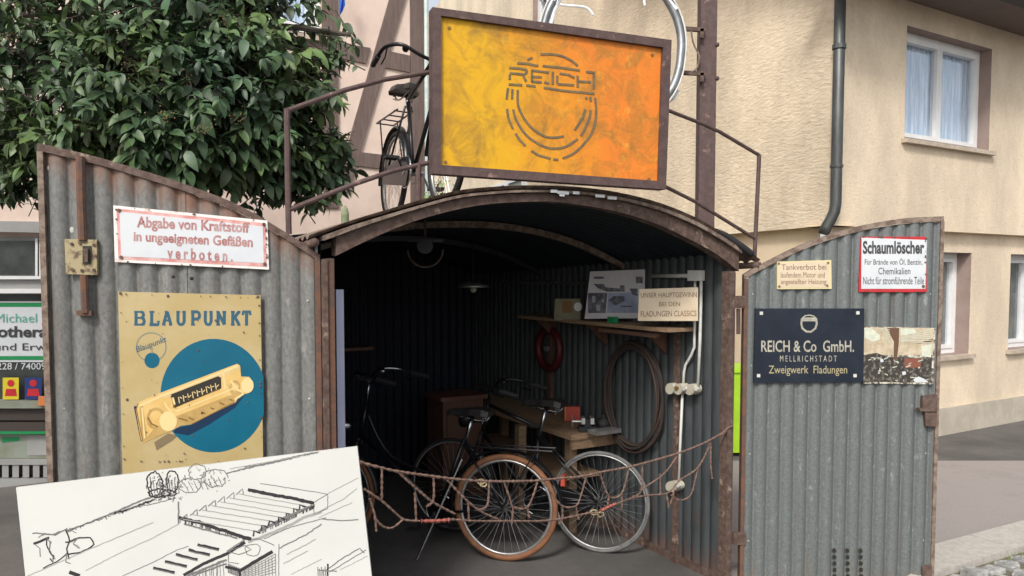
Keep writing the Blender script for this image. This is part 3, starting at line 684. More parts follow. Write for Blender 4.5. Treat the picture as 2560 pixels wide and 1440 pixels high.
# dark outer skin keeps the daylight out
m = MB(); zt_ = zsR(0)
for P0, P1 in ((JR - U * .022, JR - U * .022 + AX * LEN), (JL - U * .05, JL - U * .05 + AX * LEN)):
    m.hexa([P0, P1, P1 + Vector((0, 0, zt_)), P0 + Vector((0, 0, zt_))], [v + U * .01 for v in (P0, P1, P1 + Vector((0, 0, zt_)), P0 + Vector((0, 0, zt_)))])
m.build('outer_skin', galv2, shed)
# ribs, base angle, wall posts
for t_ in (.95, 2.0):
    m = MB(); archband(m, lambda s: zo(s) - .048 - .035 * t_, lambda s: zo(s) - .085 - .035 * t_, t_, t_ + .035, .03, W_ - .03); m.build('roof_rib', rustpale if t_ < 1 else darksteel, shed)
m = MB(); P0 = JR - U * .05; m.hexa([P0, P0 + AX * LEN, P0 + AX * LEN + U * .03, P0 + U * .03], [v + Vector((0, 0, .05)) for v in (P0, P0 + AX * LEN, P0 + AX * LEN + U * .03, P0 + U * .03)]); m.build('base_angle', rust, shed)
RW = VP(JR.x - U.x * .035, JR.y - U.y * .035, AX.x, AX.y)
if RW.n.dot(-U) < 0: RW.n = -RW.n
for (xa, xb, y0, off) in ((1683, 1694, 810, .035), (1368, 1376, 820, .03)):
    a = RW(xa, 1000, off); b = RW(xb, 1000, off); z1 = RW((xa + xb) / 2, y0).z; m = MB()
    m.hexa([Vector((a.x, a.y, 0)), Vector((b.x, b.y, 0)), Vector((b.x, b.y, 0)) + U * .02, Vector((a.x, a.y, 0)) + U * .02], [Vector((a.x, a.y, z1)), Vector((b.x, b.y, z1)), Vector((b.x, b.y, z1)) + U * .02, Vector((a.x, a.y, z1)) + U * .02])
    m.build('wall_post', rust if xa > 1500 else woodd, shed)
# horizontal steel rail at the spring line
m = MB(); m.tube([SP(W_ - .06, .95, 1.7), SP(W_ - .06, 2.6, 1.7)], .012, 8); m.build('tie_rail', steel, shed)
# ---- doors
LDh = Vector((-.78, 3.1, 0)); LDd = (Vector((-1.77, 2.85, 0)) - LDh).normalized(); LD = VP(LDh.x, LDh.y, LDd.x, LDd.y)
RDh = Vector((1.294, 4.25, 0)); RDd = Vector((1, .01, 0)).normalized(); RD = VP(RDh.x, RDh.y, RDd.x, RDd.y)
def door(pl, hinge, d, toppx, fr_m, hinge_m, mat_, sheets, label, ph, dep, skin):
    T = sorted(((pl(x, y) - hinge).dot(d), pl(x, y).z) for x, y in toppx); L = T[-1][0]; s0 = T[0][0]
    zt_ = lambda s: interp(T, s); n = pl.n
    P = lambda s, z, o=0: hinge + d * s + n * o + Vector((0, 0, z))
    m = MB(); K = 40; th = .03; L4 = []
    for i in range(K + 1):
        s = s0 + (L - s0) * i / K; z = zt_(s); L4.append((P(s, z + .004, .02), P(s, z - .024, .022), P(s, z - .024, -.022), P(s, z + .004, -.02)))
    for r4 in L4: m.v += r4
    for i in range(K):
        for a, b in ((0, 1), (1, 2), (2, 3), (3, 0)): m.f.append((i * 4 + a, i * 4 + b, i * 4 + 4 + b, i * 4 + 4 + a))
    m.f += [(0, 1, 2, 3), (K * 4, K * 4 + 1, K * 4 + 2, K * 4 + 3)]
    dr = m.build('door', fr_m, shed); dr['label'] = label
    for s_, mm, wd_ in ((s0, hinge_m, .022), (L - .018, fr_m if mat_ is galv2 else rustpale, .02)):
        m = MB(); zz = zt_(s_ + .01) - .025; m.hexa([P(s_, .02, -.02), P(s_ + wd_, .02, -.02), P(s_ + wd_, .02, .024), P(s_, .02, .024)], [P(s_, zz, -.02), P(s_ + wd_, zz, -.02), P(s_ + wd_, zz, .024), P(s_, zz, .024)]); m.build('door_stile', mm, dr)
    st = (L - s0 - .05) / sheets
    top = lambda s, z, z1: (max(0, .8 - (z1 - z) * 3.0) if mat_ is galv else max(0, .3 - (z1 - z) * 3)) + max(0, .6 - z * 1.2)
    for k in range(sheets):
        corr(hinge + n * .0025 * k, d, n, st + .012, lambda s: zt_(s) - .026, mat_, 'corrugated_sheet', dr, s0=s0 + .025 + k * st, rustf=top, sharp=1, zb=.004, ph=ph,
             rows=[j / 26 for j in range(27)], amp=.009 + .001 * (k % 2))
    m = MB()
    for i in range(sheets + 1):
        for z in (.25, .75, 1.25, 1.65):
            s = min(L - .06, s0 + .05 + i * st); m.ball(P(s, z, .011), .005, 6)
    m.build('rivet', galvp, dr)
    return dr, zt_, L, P
ldoor, lz, LL, LP = door(LD, LDh, LDd, [(98, 362), (239, 395), (358, 430), (478, 469), (597, 516), (717, 585), (800, 640)], rust, rusto, galv, 2, 'left door leaf of grey corrugated iron, taller towards its free edge', 0, .02, 0)
rdoor, rz_, RL, RP = door(RD, RDh, RDd, [(1858, 688), (1882, 673), (1937, 645), (1995, 617), (2053, 595), (2131, 571), (2209, 555), (2267, 547), (2355, 543)], rustpale, rusto, galv2, 2, 'right door leaf of bluish grey corrugated iron', 0, .02, 1)
# hinges by the right door
for (y0, y1, x0, x1) in ((738, 772, 1832, 1862), (1330, 1362, 1832, 1862)):
    m = MB(); a, b = FP(x0, (y0 + y1) / 2, .01), RD(x1, (y0 + y1) / 2, .01); c = (a + b) / 2; m.obox(c, (b - a) / 2, AX * .012, Vector((0, 0, .035))); m.build('hinge', rust, rdoor)
m = MB(); m.tube([FP(1846, 772, .01), FP(1846, 835, .01)], .012, 8); m.build('hinge', rustp, rdoor)
# bolt bar and lock box on the left door
m = MB(); m.tube([LD(201, 392, .03), LD(203, 500, .035), LD(207, 600, .035)], .016, 8); m.tube([LD(210, 688, .035), LD(214, 782, .035)], .0145, 8); m.pp(LD, [(196, 776), (234, 776), (234, 788), (198, 788)], .01, .04); m.build('bolt_bar', rusto, ldoor)
m = MB(); m.pp(LD, [(166, 598), (246, 600), (247, 688), (170, 685)], .012, .036); lk = m.build('lock_plate', lockm, ldoor)
m = MB(); m.pp(LD, [(207, 615), (228, 615), (228, 660), (207, 660)], .037, .04); m.build('slot', darkp, ldoor)
m = MB(); m.pp(LD, [(210, 622), (222, 622), (222, 655), (214, 655)], .04, .055)
for x, y in ((180, 610), (200, 608), (235, 612), (182, 675), (205, 676), (235, 675), (240, 640)): m.disc(LD, x, y, 4, 4, .042, 8, .006)
m.build('latch', rust, ldoor)
m = MB()
for x, y in ((432, 692), (479, 696)): m.ball(LD(x, y, .008), .008, 8)
m.build('bolt_hole', darkp, ldoor)
# lock on the right door and its vent holes
m = MB(); m.pp(RD, [(2300, 988), (2336, 985), (2336, 1018), (2298, 1020)], .005, .035); m.pp(RD, [(2303, 1022), (2334, 1022), (2332, 1064), (2306, 1062)], .005, .04); m.pp(RD, [(2290, 1019), (2334, 1016), (2334, 1026), (2290, 1025)], .01, .05)
m.pp(RD, [(2300, 1412), (2324, 1412), (2322, 1460), (2300, 1460)], .005, .03); m.build('rusty_lock', rust, rdoor)
m = MB()
for c in (2085, 2118, 2151):
    for r_ in range(7): m.disc(RD, c + r_ * .4, 1376 + r_ * 16, 5, 5.5, .0125, 8, .004)
m.build('vent_hole', darkp, rdoor)
m = MB()
for x, y in ((2235, 1231), (2310, 1255), (2270, 1360), (1872, 1150)): m.ball(RD(x, y, .004), rnd.uniform(.005, .008), 7, (1, .3, 1.3))
m.build('paint_spot', conduit, rdoor)
m = MB()
for x, y in ((265, 492), (270, 745), (180, 575), (148, 1090), (278, 1000), (793, 800), (795, 965), (796, 1080), (140, 770), (122, 420)): m.ball(LD(x, y, .004), rnd.uniform(.006, .01), 7, (1, .3, 1.3))
m.build('paint_spot', galvp, ldoor)

# ---------------------------------------------------------------- signs on the left door
FRL = .024
s1_ = thing('fuel_warning_sign', 'weathered white enamel sign with faded red border and German lettering on the left door', 'sign', tuple(LD(478, 600, FRL)))
Q = [(285, 514), (669, 552), (673, 674), (289, 655)]
m = MB(); m.pp(LD, Q, .012, FRL); m.build('plate', mat('worn_white_plate', (.75, .72, .68), (.6, .45, .42), 30, .55, .7, rough=.4), s1_)
m = MB(); m.pp(LD, [(291, 521), (664, 558), (667, 667), (296, 648)], FRL, FRL + .001); m.build('border', enpink, s1_)
m = MB(); m.pp(LD, [(299, 529), (657, 566), (660, 658), (303, 641)], FRL + .001, FRL + .002); m.build('field', enw, s1_)
m = MB(); o = FRL + .0028
m.text(LD, 'Abgabe von Kraftstoff', [(342, 540), (624, 556), (624, 590), (342, 577)], o, bold=.03); m.text(LD, 'in ungeeigneten Gefäßen', [(334, 578), (632, 592), (632, 626), (334, 610)], o, bold=.03); m.text(LD, 'v e r b o t e n .', [(418, 617), (582, 626), (582, 655), (418, 647)], o, bold=.035)
m.build('lettering', enpinkt, s1_)
m = MB()
for x, y in ((298, 526), (660, 561), (303, 643), (662, 660)): m.disc(LD, x, y, 4.5, 4.5, FRL + .006, 8, .005)
m.build('screw', rust, s1_)
s2_ = thing('radio_advert_sign', 'cream enamel advert with blue disc and a car radio below the warning sign', 'sign', tuple(LD(478, 940, FRL)))
m = MB(); m.pp(LD, [(297, 729), (652, 738), (661, 1320), (312, 1330)], .012, FRL); m.build('plate', encream, s2_)
m = MB(); o = FRL + .0006
cx, cy, rx, ry = 534, 989, 133, 142; pts = []
for i in range(73):
    a = 2 * math.pi * i / 72; x, y = cx + rx * math.cos(a), cy + ry * math.sin(a); pts.append((min(x, 655 + (y - 738) * .0155), y))
m.flat(LD, pts[:-1], o); m.disc(LD, 380, 901, 19, 19.5, o, 24); m.build('blue_disc', enblue, s2_)
m = MB(); X = lambda l: [(280 + x / 3.13, 700 + y / 3.13) for x, y in l]
m.flat(LD, X([(330, 1270), (440, 1200), (520, 1215), (470, 1260), (350, 1335)]), FRL + .0005); m.build('printed_shade', shadp, s2_)
m = MB(); m.flat(LD, X([(500, 1160), (640, 1130), (1000, 930), (1040, 900), (960, 1000), (760, 1130), (600, 1215), (480, 1195)]), o + .0006); m.flat(LD, X([(170, 990), (190, 985), (250, 1262), (225, 1262)]), o + .0006); m.build('printed_shade', navyp, s2_)
m = MB(); o += .0012
m.flat(LD, X([(205, 960), (360, 890), (980, 655), (1003, 672), (1010, 755), (1075, 758), (1105, 800), (1100, 850), (1070, 885), (1000, 900), (965, 960), (620, 1130), (540, 1140), (450, 1190), (370, 1215), (245, 1272), (228, 1255), (185, 1010)]), o); m.build('radio_body', tan1, s2_)
m = MB(); m.flat(LD, X([(380, 1100), (520, 1060), (980, 880), (960, 958), (620, 1128), (540, 1138), (450, 1188), (372, 1212), (250, 1262)]), o + .0002); m.flat(LD, X([(215, 985), (240, 975), (275, 1240), (250, 1262), (232, 1250)]), o + .0003)
m.flat(LD, X([(905, 815), (960, 850), (1020, 870), (1010, 900), (965, 930), (925, 880)]), o + .0003); m.build('radio_lower_face', mat('ochre_print', (.4, .255, .085), (.5, .33, .12), 14, rough=.35), s2_)
m = MB(); m.flat(LD, X([(360, 905), (985, 668), (1000, 700), (420, 925)]), o + .0004); m.build('radio_top_face', mat('pale_gold_print', (.66, .5, .25), (.6, .44, .2), 10, rough=.35), s2_)
m = MB(); m.disc(LD, *X([(345, 1085)])[0], 24, 28, o + .0005, 20); m.disc(LD, *X([(965, 835)])[0], 13, 16, o + .0005, 20); m.build('radio_knob_ring', MATS['ochre_print'], s2_)
m = MB(); m.disc(LD, *X([(345, 1085)])[0], 17, 21, o + .00055, 20); m.disc(LD, *X([(962, 838)])[0], 8, 10, o + .00055, 20); m.build('radio_knob_ring', tan1, s2_)
m = MB(); o2 = o + .0006
for l, wd_ in (([(215, 985), (380, 910), (985, 672)], 5), ([(235, 1000), (255, 1240)], 4), ([(410, 960), (440, 1010), (470, 1025)], 4), ([(500, 1030), (900, 870), (990, 830)], 3), ([(870, 720), (885, 850)], 4), ([(930, 790), (985, 860), (1030, 880)], 5), ([(960, 935), (1030, 890)], 5)): m.ribbon(LD, X(l), wd_, o2)
m.disc(LD, *X([(440, 1105)])[0], 22, 25, o2 + .0004, 20); m.disc(LD, *X([(1060, 825)])[0], 15.5, 19, o2 + .0004, 20); m.build('radio_highlight', tan2, s2_)
m = MB()
for l, wd_ in (([(280, 1075), (310, 1125), (360, 1150)], 4), ([(520, 1080), (590, 1100)], 3), ([(475, 1000), (850, 850)], 2), ([(620, 1130), (960, 955)], 2), ([(205, 965), (190, 1005), (240, 1265)], 2), ([(460, 905), (500, 1005)], 3), ([(600, 1075), (640, 1095)], 3), ([(700, 1030), (730, 1045)], 3), ([(770, 1000), (800, 1010)], 3), ([(840, 960), (880, 975)], 3), ([(920, 930), (945, 945)], 3)): m.ribbon(LD, X(l), wd_, o2 + .0003)
m.build('radio_outline', tan3, s2_)
m = MB(); m.flat(LD, X([(462, 895), (830, 752), (852, 765), (856, 845), (495, 998), (480, 990)]), o2 + .0003); m.build('radio_dial', darkp, s2_)
m = MB()
for i in range(9): x = 520 + i * 36; y = 915 - i * 13.5; m.ribbon(LD, X([(x, y), (x + 8, y + 50)]), 2, o2 + .0008); m.ribbon(LD, X([(x + 10, y + (i % 3) * 15), (x + 28, y + 12)]), 2, o2 + .0008)
m.ribbon(LD, X([(475, 920), (490, 975)]), 5, o2 + .0008)
m.build('dial_marks', tan2, s2_)
# slab serif lettering
SLAB = {'B': [[(.18, 0), (.18, 1)], [(0, 0), (.72, 0)], [(0, 1), (.68, 1)], [(.18, .53), (.7, .53)], [(.66, 1), (.84, .95), (.9, .78), (.84, .6), (.66, .53)], [(.7, .53), (.9, .46), (.97, .27), (.9, .06), (.7, 0)]],
        'L': [[(.25, 0), (.25, 1)], [(0, 1), (.55, 1)], [(0, 0), (1, 0), (1, .3)]],
        'A': [[(.12, 0), (.48, 1)], [(.52, 1), (.88, 0)], [(.25, .33), (.75, .33)], [(0, 0), (.32, 0)], [(.68, 0), (1, 0)], [(.25, 1), (.55, 1)]],
        'U': [[(.17, 1), (.17, .25), (.3, .04), (.5, 0), (.7, .04), (.83, .25), (.83, 1)], [(0, 1), (.38, 1)], [(.62, 1), (1, 1)]],
        'P': [[(.2, 0), (.2, 1)], [(0, 0), (.45, 0)], [(0, 1), (.7, 1), (.9, .93), (.97, .73), (.9, .52), (.7, .44), (.2, .44)]],
        'N': [[(.18, 0), (.18, 1)], [(.18, 1), (.82, 0)], [(.82, 0), (.82, 1)], [(0, 0), (.38, 0)], [(0, 1), (.3, 1)], [(.62, 1), (1, 1)]],
        'K': [[(.2, 0), (.2, 1)], [(.84, 1), (.26, .45)], [(.42, .6), (.86, 0)], [(0, 0), (.4, 0)], [(0, 1), (.4, 1)], [(.66, 1), (1, 1)], [(.68, 0), (1, 0)]],
        'T': [[(.5, 0), (.5, 1)], [(0, .75), (0, 1), (1, 1), (1, .75)], [(.28, 0), (.72, 0)]]}
m = MB()
for ch, (a, b) in zip('BLAUPUNKT', ((165, 262), (285, 370), (385, 478), (495, 585), (610, 695), (710, 795), (808, 900), (922, 1012), (1017, 1088))):
    for k, l in enumerate(SLAB[ch]):
        horiz = len(l) == 2 and abs(l[0][1] - l[1][1]) < .05
        m.ribbon(LD, [(280 + (a + 8 + (b - a - 16) * x) / 3.13, 700 + (349 - y * 100) / 3.13 + (x - .5) * .1) for x, y in l], 4.8 if horiz else 7.6, FRL + .0006 + k * .00012)
m.build('lettering', enink, s2_)
m = MB(); el_ = [(378 + 38 * math.cos(a / 40 * 6.2832), 868 + 38 * math.sin(a / 40 * 6.2832)) for a in range(3, 38)]
m.ribbon(LD, [(378 + 37 * math.cos(i / 48 * 6.2832), 868 + 36 * math.sin(i / 48 * 6.2832)) for i in range(49)], 3, FRL + .0005); m.ribbon(LD, [(380, 868), (380, 885)], 3, FRL + .0006)
m.build('emblem_ring', mat('grey_green_line', (.2, .22, .17), rough=.4), s2_)
m = MB(); m.text(LD, 'Blaupunkt', [(340, 866), (414, 840), (417, 858), (343, 886)], FRL + .0012); m.build('emblem_lettering', enink, s2_)
m = MB()
for x, y in ((301, 733), (645, 742), (420, 740), (318, 999)): m.disc(LD, x, y, 3.5, 3.5, FRL + .003, 8, .003)
m.build('nail', rust, s2_)
def chips(pl, parent, quad, n, off, edge=.8):
    (ax, ay), (bx, by), (cx_, cy_), (dx, dy) = quad; m = MB()
    for k in range(n):
        u, v = rnd.random(), rnd.random()
        if rnd.random() < edge:
            if rnd.random() < .5: u = rnd.choice((.012, .988))
            else: v = rnd.choice((.015, .985))
        x = (ax * (1 - u) + bx * u) * (1 - v) + (dx * (1 - u) + cx_ * u) * v; y = (ay * (1 - u) + by * u) * (1 - v) + (dy * (1 - u) + cy_ * u) * v
        q = rnd.uniform(1, 3.2); m.flat(pl, [(x + q * rnd.uniform(.6, 1.3) * math.cos(i * 1.05), y + q * rnd.uniform(.6, 1.3) * math.sin(i * 1.05)) for i in range(6)], off + k * .00001)
    m.build('chips', rust, parent)['kind'] = 'stuff'
chips(LD, s2_, [(297, 729), (652, 738), (657, 1160), (306, 1160)], 70, FRL + .0045, .7)
chips(LD, s1_, Q, 26, FRL + .004, .9)
# ---------------------------------------------------------------- signs on the right door
s3 = thing('foam_extinguisher_sign', 'white enamel sign with red border headed Schaumlöscher, top right of the right door', 'sign', tuple(RD(2230, 660, FRL)))
m = MB(); m.pp(RD, [(2150, 592), (2312, 592), (2314, 730), (2144, 730)], .012, FRL); m.build('plate', redb, s3)
m = MB(); m.pp(RD, [(2154, 594), (2317, 600), (2313, 722), (2153, 722)], FRL, FRL + .0012); m.build('field', enw, s3)
m = MB(); o = FRL + .002
m.text(RD, 'Schaumlöscher', [(2157, 602), (2311, 602), (2311, 635), (2157, 635)], o, bold=.035); m.text(RD, 'Für Brände von Öl, Benzin,', [(2162, 645), (2306, 645), (2306, 664), (2162, 664)], o)
m.text(RD, 'Chemikalien', [(2196, 669), (2276, 669), (2276, 686), (2196, 686)], o); m.text(RD, 'Nicht für stromführende Teile', [(2158, 692), (2310, 692), (2310, 711), (2158, 711)], o); m.build('lettering', letb, s3)
m = MB(); m.disc(RD, 2308, 716, 4, 4, FRL + .004, 8, .003); m.disc(RD, 2315, 597, 3, 3, FRL + .004, 8, .003); m.build('screw', rust, s3)
chips(RD, s3, [(2146, 590), (2316, 592), (2316, 731), (2143, 731)], 24, FRL + .004, 1)
s4 = thing('refuelling_plaque', 'small ivory plaque with three lines of brown lettering, top left of the right door', 'sign', tuple(RD(2008, 688, FRL)))
m = MB(); m.pp(RD, [(1941, 654), (2076, 650), (2077, 722), (1941, 723)], .012, FRL); m.build('plate', yedge, s4)
m = MB(); m.pp(RD, [(1947, 657), (2072, 654), (2072, 718), (1947, 719)], FRL, FRL + .001); m.build('field', ivory, s4)
m = MB(); o = FRL + .0018
m.text(RD, 'Tankverbot bei', [(1954, 661), (2066, 660), (2066, 674), (1954, 675)], o); m.text(RD, 'laufendem Motor und', [(1952, 680), (2062, 680), (2062, 694), (1952, 694)], o); m.text(RD, 'angestellter Heizung', [(1952, 698), (2066, 698), (2066, 714), (1952, 714)], o); m.build('lettering', letbr, s4)
m = MB()
for x, y in ((1947, 659), (2070, 657), (1948, 716), (2068, 714)): m.disc(RD, x, y, 3, 3, FRL + .004, 8, .003)
m.build('screw', tan3, s4)
s5 = thing('company_sign', 'dark navy company sign with gold lettering and round emblem on the right door', 'sign', tuple(RD(2020, 865, FRL)))
m = MB(); m.pp(RD, [(1887, 771), (2158, 771), (2155, 954), (1882, 956)], .012, FRL + .004); m.build('plate', navy, s5)
m = MB(); FR5 = FRL + .0045
m.text(RD, 'REICH & Co  GmbH.', [(1903, 851), (2135, 851), (2135, 880), (1903, 880)], FR5, bold=.014); m.text(RD, 'M E L L R I C H S T A D T', [(1950, 889), (2092, 889), (2092, 904), (1950, 904)], FR5)
xx = lambda l: [(1880 + x / 3.6, 560 + y / 3.6) for x, y in l]
m.mark(); m.ribbon(RD, xx([(450, 850), (443, 900), (455, 940), (490, 968), (530, 970), (570, 940), (583, 900), (578, 850)]), 5, FR5)
m.ribbon(RD, xx([(455, 845), (480, 825), (515, 820), (555, 828), (578, 850)]), 3, FR5); m.ribbon(RD, xx([(450, 852), (580, 852)]), 6, FR5 + .0003); m.ribbon(RD, xx([(452, 870), (578, 870)]), 3, FR5 + .0003)
m.build('lettering', gold, s5)
m = MB(); m.text(RD, 'Zweigwerk  Fladungen', [(1922, 914), (2118, 914), (2118, 940), (1922, 940)], FR5); m.build('lettering', gold2, s5)
m = MB()
for x, y in ((1903, 783), (2144, 782), (1896, 939), (2137, 939)): m.pp(RD, [(x - 4, y - 4), (x + 4, y - 4), (x + 4, y + 4), (x - 4, y + 4)], FRL + .004, FRL + .008)
m.build('screw', conduit, s5)
s6 = thing('reflection_panel', 'glossy panel with a painted reflection of a hall right of the navy sign', 'picture', tuple(RD(2245, 888, FRL)))  # mirror-like panel; what it reflects is painted on as flat colour patches
m = MB(); m.pp(RD, [(2160, 816), (2336, 820), (2330, 960), (2156, 958)], .012, FRL); 
pm = mat('painted_reflection', (.08, .07, .06), (.5, .46, .38), 55, .47, .6, rough=.15, spec=.6, c3=(.66, .62, .5), sc3=22, lo3=.5, hi3=.58)
m.build('plate', pm, s6)
pc = lambda l: [(1880 + x / 3.6, 560 + y / 3.6) for x, y in l]
pg, pt, pb_, pdk, prd = mat('pale_green_reflection', (.5, .54, .44), (.62, .62, .5), 30, rough=.2), mat('tan_reflection_patch', (.42, .34, .23), (.55, .47, .35), 25, rough=.2), mat('brown_reflection_patch', (.13, .075, .05), rough=.2), mat('dark_reflection_patch', (.05, .045, .04), (.2, .18, .15), 40, .5, .62, rough=.2), mat('rust_reflection_patch', (.22, .085, .06), rough=.2)
BRM = [('reflection_patch', pt, [(1005, 930), (1640, 935), (1628, 1180), (1005, 1180)], 1), ('reflection_patch', pdk, [(1000, 1180), (1120, 1160), (1240, 1200), (1340, 1190), (1480, 1210), (1622, 1180), (1612, 1428), (1000, 1420)], 2),
       ('reflection_patch', pg, [(1010, 935), (1080, 940), (1150, 1000), (1150, 1040), (1080, 1060), (1012, 1020)], 3), ('reflection_patch', pb_, [(1215, 935), (1325, 935), (1322, 1060), (1305, 1220), (1275, 1220), (1278, 1060)], 4), ('reflection_patch', pb_, [(1600, 1040), (1630, 1035), (1620, 1060), (1480, 1080)], 4),
       ('reflection_patch', pg, [(1335, 940), (1460, 940), (1480, 985), (1340, 1000)], 3), ('reflection_patch', pg, [(1520, 1100), (1618, 1080), (1612, 1200), (1530, 1190)], 3), ('reflection_patch', prd, [(1370, 1212), (1515, 1208), (1520, 1290), (1376, 1296)], 5),
       ('reflection_patch', enw, [(1450, 1400), (1500, 1372), (1560, 1400), (1590, 1425), (1470, 1428)], 5), ('reflection_patch', enw, [(1350, 1330), (1380, 1325), (1388, 1352), (1356, 1362)], 5), ('reflection_patch', enw, [(1152, 1218), (1178, 1213), (1186, 1240), (1158, 1246)], 5)]
m = MB()
for k in range(9): m.ribbon(RD, pc([(1150 + k * 8, 940 + k * 14), (1240, 950 + k * 16)]), 1.3, FRL + .0024)
for k in range(7): m.ribbon(RD, pc([(1340, 1005 + k * 9), (1620, 950 + k * 20)]), 1.4, FRL + .0024)
for k in range(26): x, y = rnd.uniform(1010, 1600), rnd.uniform(1190, 1410); m.ribbon(RD, pc([(x, y), (x + rnd.uniform(-40, 50), y + rnd.uniform(-25, 25))]), rnd.uniform(1.5, 3), FRL + .0026 + k * .00002)
m.build('reflection_lines', MATS['pale_green_reflection'], s6)['kind'] = 'stuff'
for nm, mm, l, oo in BRM:
    m = MB(); m.flat(RD, pc(l), FRL + .0004 * oo); m.build(nm, mm, s6)

# ---------------------------------------------------------------- the big orange sign and the railings
pc0 = FP(1370, 300, .07); SG = VP(pc0.x, pc0.y, 2.6, 1.0)
big = thing('orange_sign', 'large yellow orange metal sign with a stencilled ring logo above the shed', 'sign', tuple(SG(1366, 260)))
m = MB(); m.pp(SG, [(1080, 42), (1652, 116), (1642, 468), (1080, 430)], .0, .012); pan = m.build('panel', signm, big)
m = MB(); fo = [(1072, 29), (1662, 109), (1648, 477), (1073, 438)]; fi = [(1093, 50), (1641, 127), (1631, 456), (1093, 417)]
for i in range(4):
    j = (i + 1) % 4; m.pp(SG, [fo[i], fo[j], fi[j], fi[i]], -.03, .032)
m.build('frame', rustp, big)
LZ = lambda l: [(1230 + x / 4.5, 100 + y / 4.5) for x, y in l]
m = MB()
for l in ([(545, 160), (620, 157), (700, 162), (800, 185), (900, 235), (965, 290)], [(400, 222), (455, 197)], [(285, 258), (400, 265), (520, 290)], [(570, 290), (780, 310), (990, 342)],
          [(195, 312), (300, 318), (385, 337), (383, 370), (350, 392)], [(200, 372), (345, 384)], [(200, 385), (200, 445)], [(350, 392), (385, 465)], [(440, 340), (640, 365)], [(450, 345), (450, 470)], [(450, 412), (560, 416)], [(450, 468), (560, 475)], [(590, 472), (640, 490)],
          [(685, 355), (685, 500)], [(762, 375), (860, 390), (928, 425)], [(735, 400), (735, 490)], [(735, 495), (925, 507)], [(965, 400), (965, 532)], [(972, 465), (1115, 472)], [(1060, 358), (1155, 366)], [(1146, 366), (1146, 550)],
          [(190, 498), (340, 507)], [(385, 508), (490, 520)], [(585, 535), (800, 570), (1155, 602)], [(180, 540), (165, 665)], [(230, 550), (225, 665)],
          [(290, 560), (290, 700), (310, 780), (360, 880), (430, 970), (500, 1030), (600, 1085), (700, 1097), (810, 1082)], [(240, 780), (265, 880), (330, 1000), (420, 1100), (520, 1165), (620, 1208), (720, 1220), (840, 1195), (965, 1112)],
          [(170, 775), (185, 880), (235, 1000)], [(265, 1050), (310, 1120), (375, 1190)], [(445, 1245), (520, 1295), (660, 1333)], [(690, 1342), (745, 1345)], [(1055, 640), (1068, 668)], [(1105, 640), (1117, 690)],
          [(1160, 650), (1172, 760), (1165, 900), (1120, 1050), (1040, 1160), (940, 1260), (860, 1305), (795, 1330)], [(1050, 780), (1020, 880), (930, 1015)], [(1110, 790), (1095, 880), (1050, 990), (1000, 1078)]):
    l = sm2(LZ(l), 3) if len(l) > 3 else LZ(l); m.ribbon(SG, l, 5.6, .0145, .002)
m.build('logo_stencil', mat('stencil_brown', (.19, .135, .06), (.13, .1, .06), 40, rough=.6), big)
m = MB()
for x, y in ((1123, 70), (1630, 137), (1622, 448), (1113, 405)): m.disc(SG, x, y, 4, 4, .016, 8, .004)
m.build('bolt', tan3, big)
RP_ = FP.shift(-.1)
def rail(polys, name, label, grp):
    a = polys[0][0]; t_ = thing(name, label, 'railing', tuple(RP_(*polys[0][-1]))); 
    for nm, pts, r_ in polys_named(polys): 
        m = MB(); m.tube([RP_(x, y) for x, y in pts], r_, 8); m.build(nm, rustp, t_, smooth=False)
def polys_named(polys): return [(('rail_post' if abs(p[0][0] - p[-1][0]) < 14 else 'rail_bar'), p, .0125 if abs(p[0][0] - p[-1][0]) < 14 else .0105) for p in polys]
rail([[(717, 272), (719, 430), (722, 585)], [(717, 277), (860, 226), (960, 199), (1078, 180)], [(724, 524), (880, 462), (980, 428), (1080, 405)]], 'left_rail', 'rusty railing sloping up from the left roof edge to the orange sign', None)
rail([[(1898, 388), (1893, 500), (1886, 650)], [(1650, 268), (1762, 312), (1800, 330), (1898, 388)], [(1650, 460), (1740, 505), (1888, 597)]], 'right_rail', 'thin rusty railing falling from the orange sign to the right roof edge', None)
for o in list(bpy.data.objects):
    if o.name in ('left_rail', 'right_rail'): o.name = 'roof_railing'

# ---------------------------------------------------------------- mast with the foil ring
md = 5.2; MP = Pl((0, md, 0), (0, -1, 0)); mx = MP(1768, 400).x
mast = thing('steel_mast', 'tall brown red steel mast rising behind the shed roof', 'mast', (mx + .02, md, 0))
m = MB(); m.box((mx - .055, md, 0), (mx + .055, md + .1, 4.3)); m.build('pole', rustp, mast)
m = MB()
for x, y in ((1793, 112), (1793, 196)): m.ball(MP(x, y, .0), .016, 8)
m.build('bolt', rustp, mast)
for y in (72, 182):
    m = MB(); a, b = MP(1708, y, .03), MP(1762, y + 3, .03); m.obox((a + b) / 2, (b - a) / 2, Vector((0, .012, 0)), Vector((0, 0, .013))); p = MP(1754, y + 12, .03); m.obox(p, (.012, 0, 0), (0, .012, 0), (0, 0, .03)); m.build('bracket', rust, mast)
ringt = thing('foil_ring', 'silver metal rim with torn white foil fixed to brackets on the mast', 'ring', tuple(MP(1530, 120, .1)))
m = MB(); C0 = MP(1528, 118, .12); rr_ = 172 * md / 1900
pts = []
for i in range(72):
    a = 2 * math.pi * i / 72 ; rr = rr_ * (1 + .008 * math.sin(i * .5)); pts.append(C0 + Vector((math.cos(a) * rr * .98, .02 * math.sin(a * 3), math.sin(a) * rr * 1.12)))
m.tube(pts, .028, 10, closed=True); m.build('hoop', silver, ringt, smooth=True)
m = MB(); p2 = [p + (C0 - p).normalized() * -.028 + Vector((0, -.02, 0)) for p in pts]; m.tube(p2, .006, 6, closed=True); m.build('edge_wire', conduit, ringt)
m = MB()
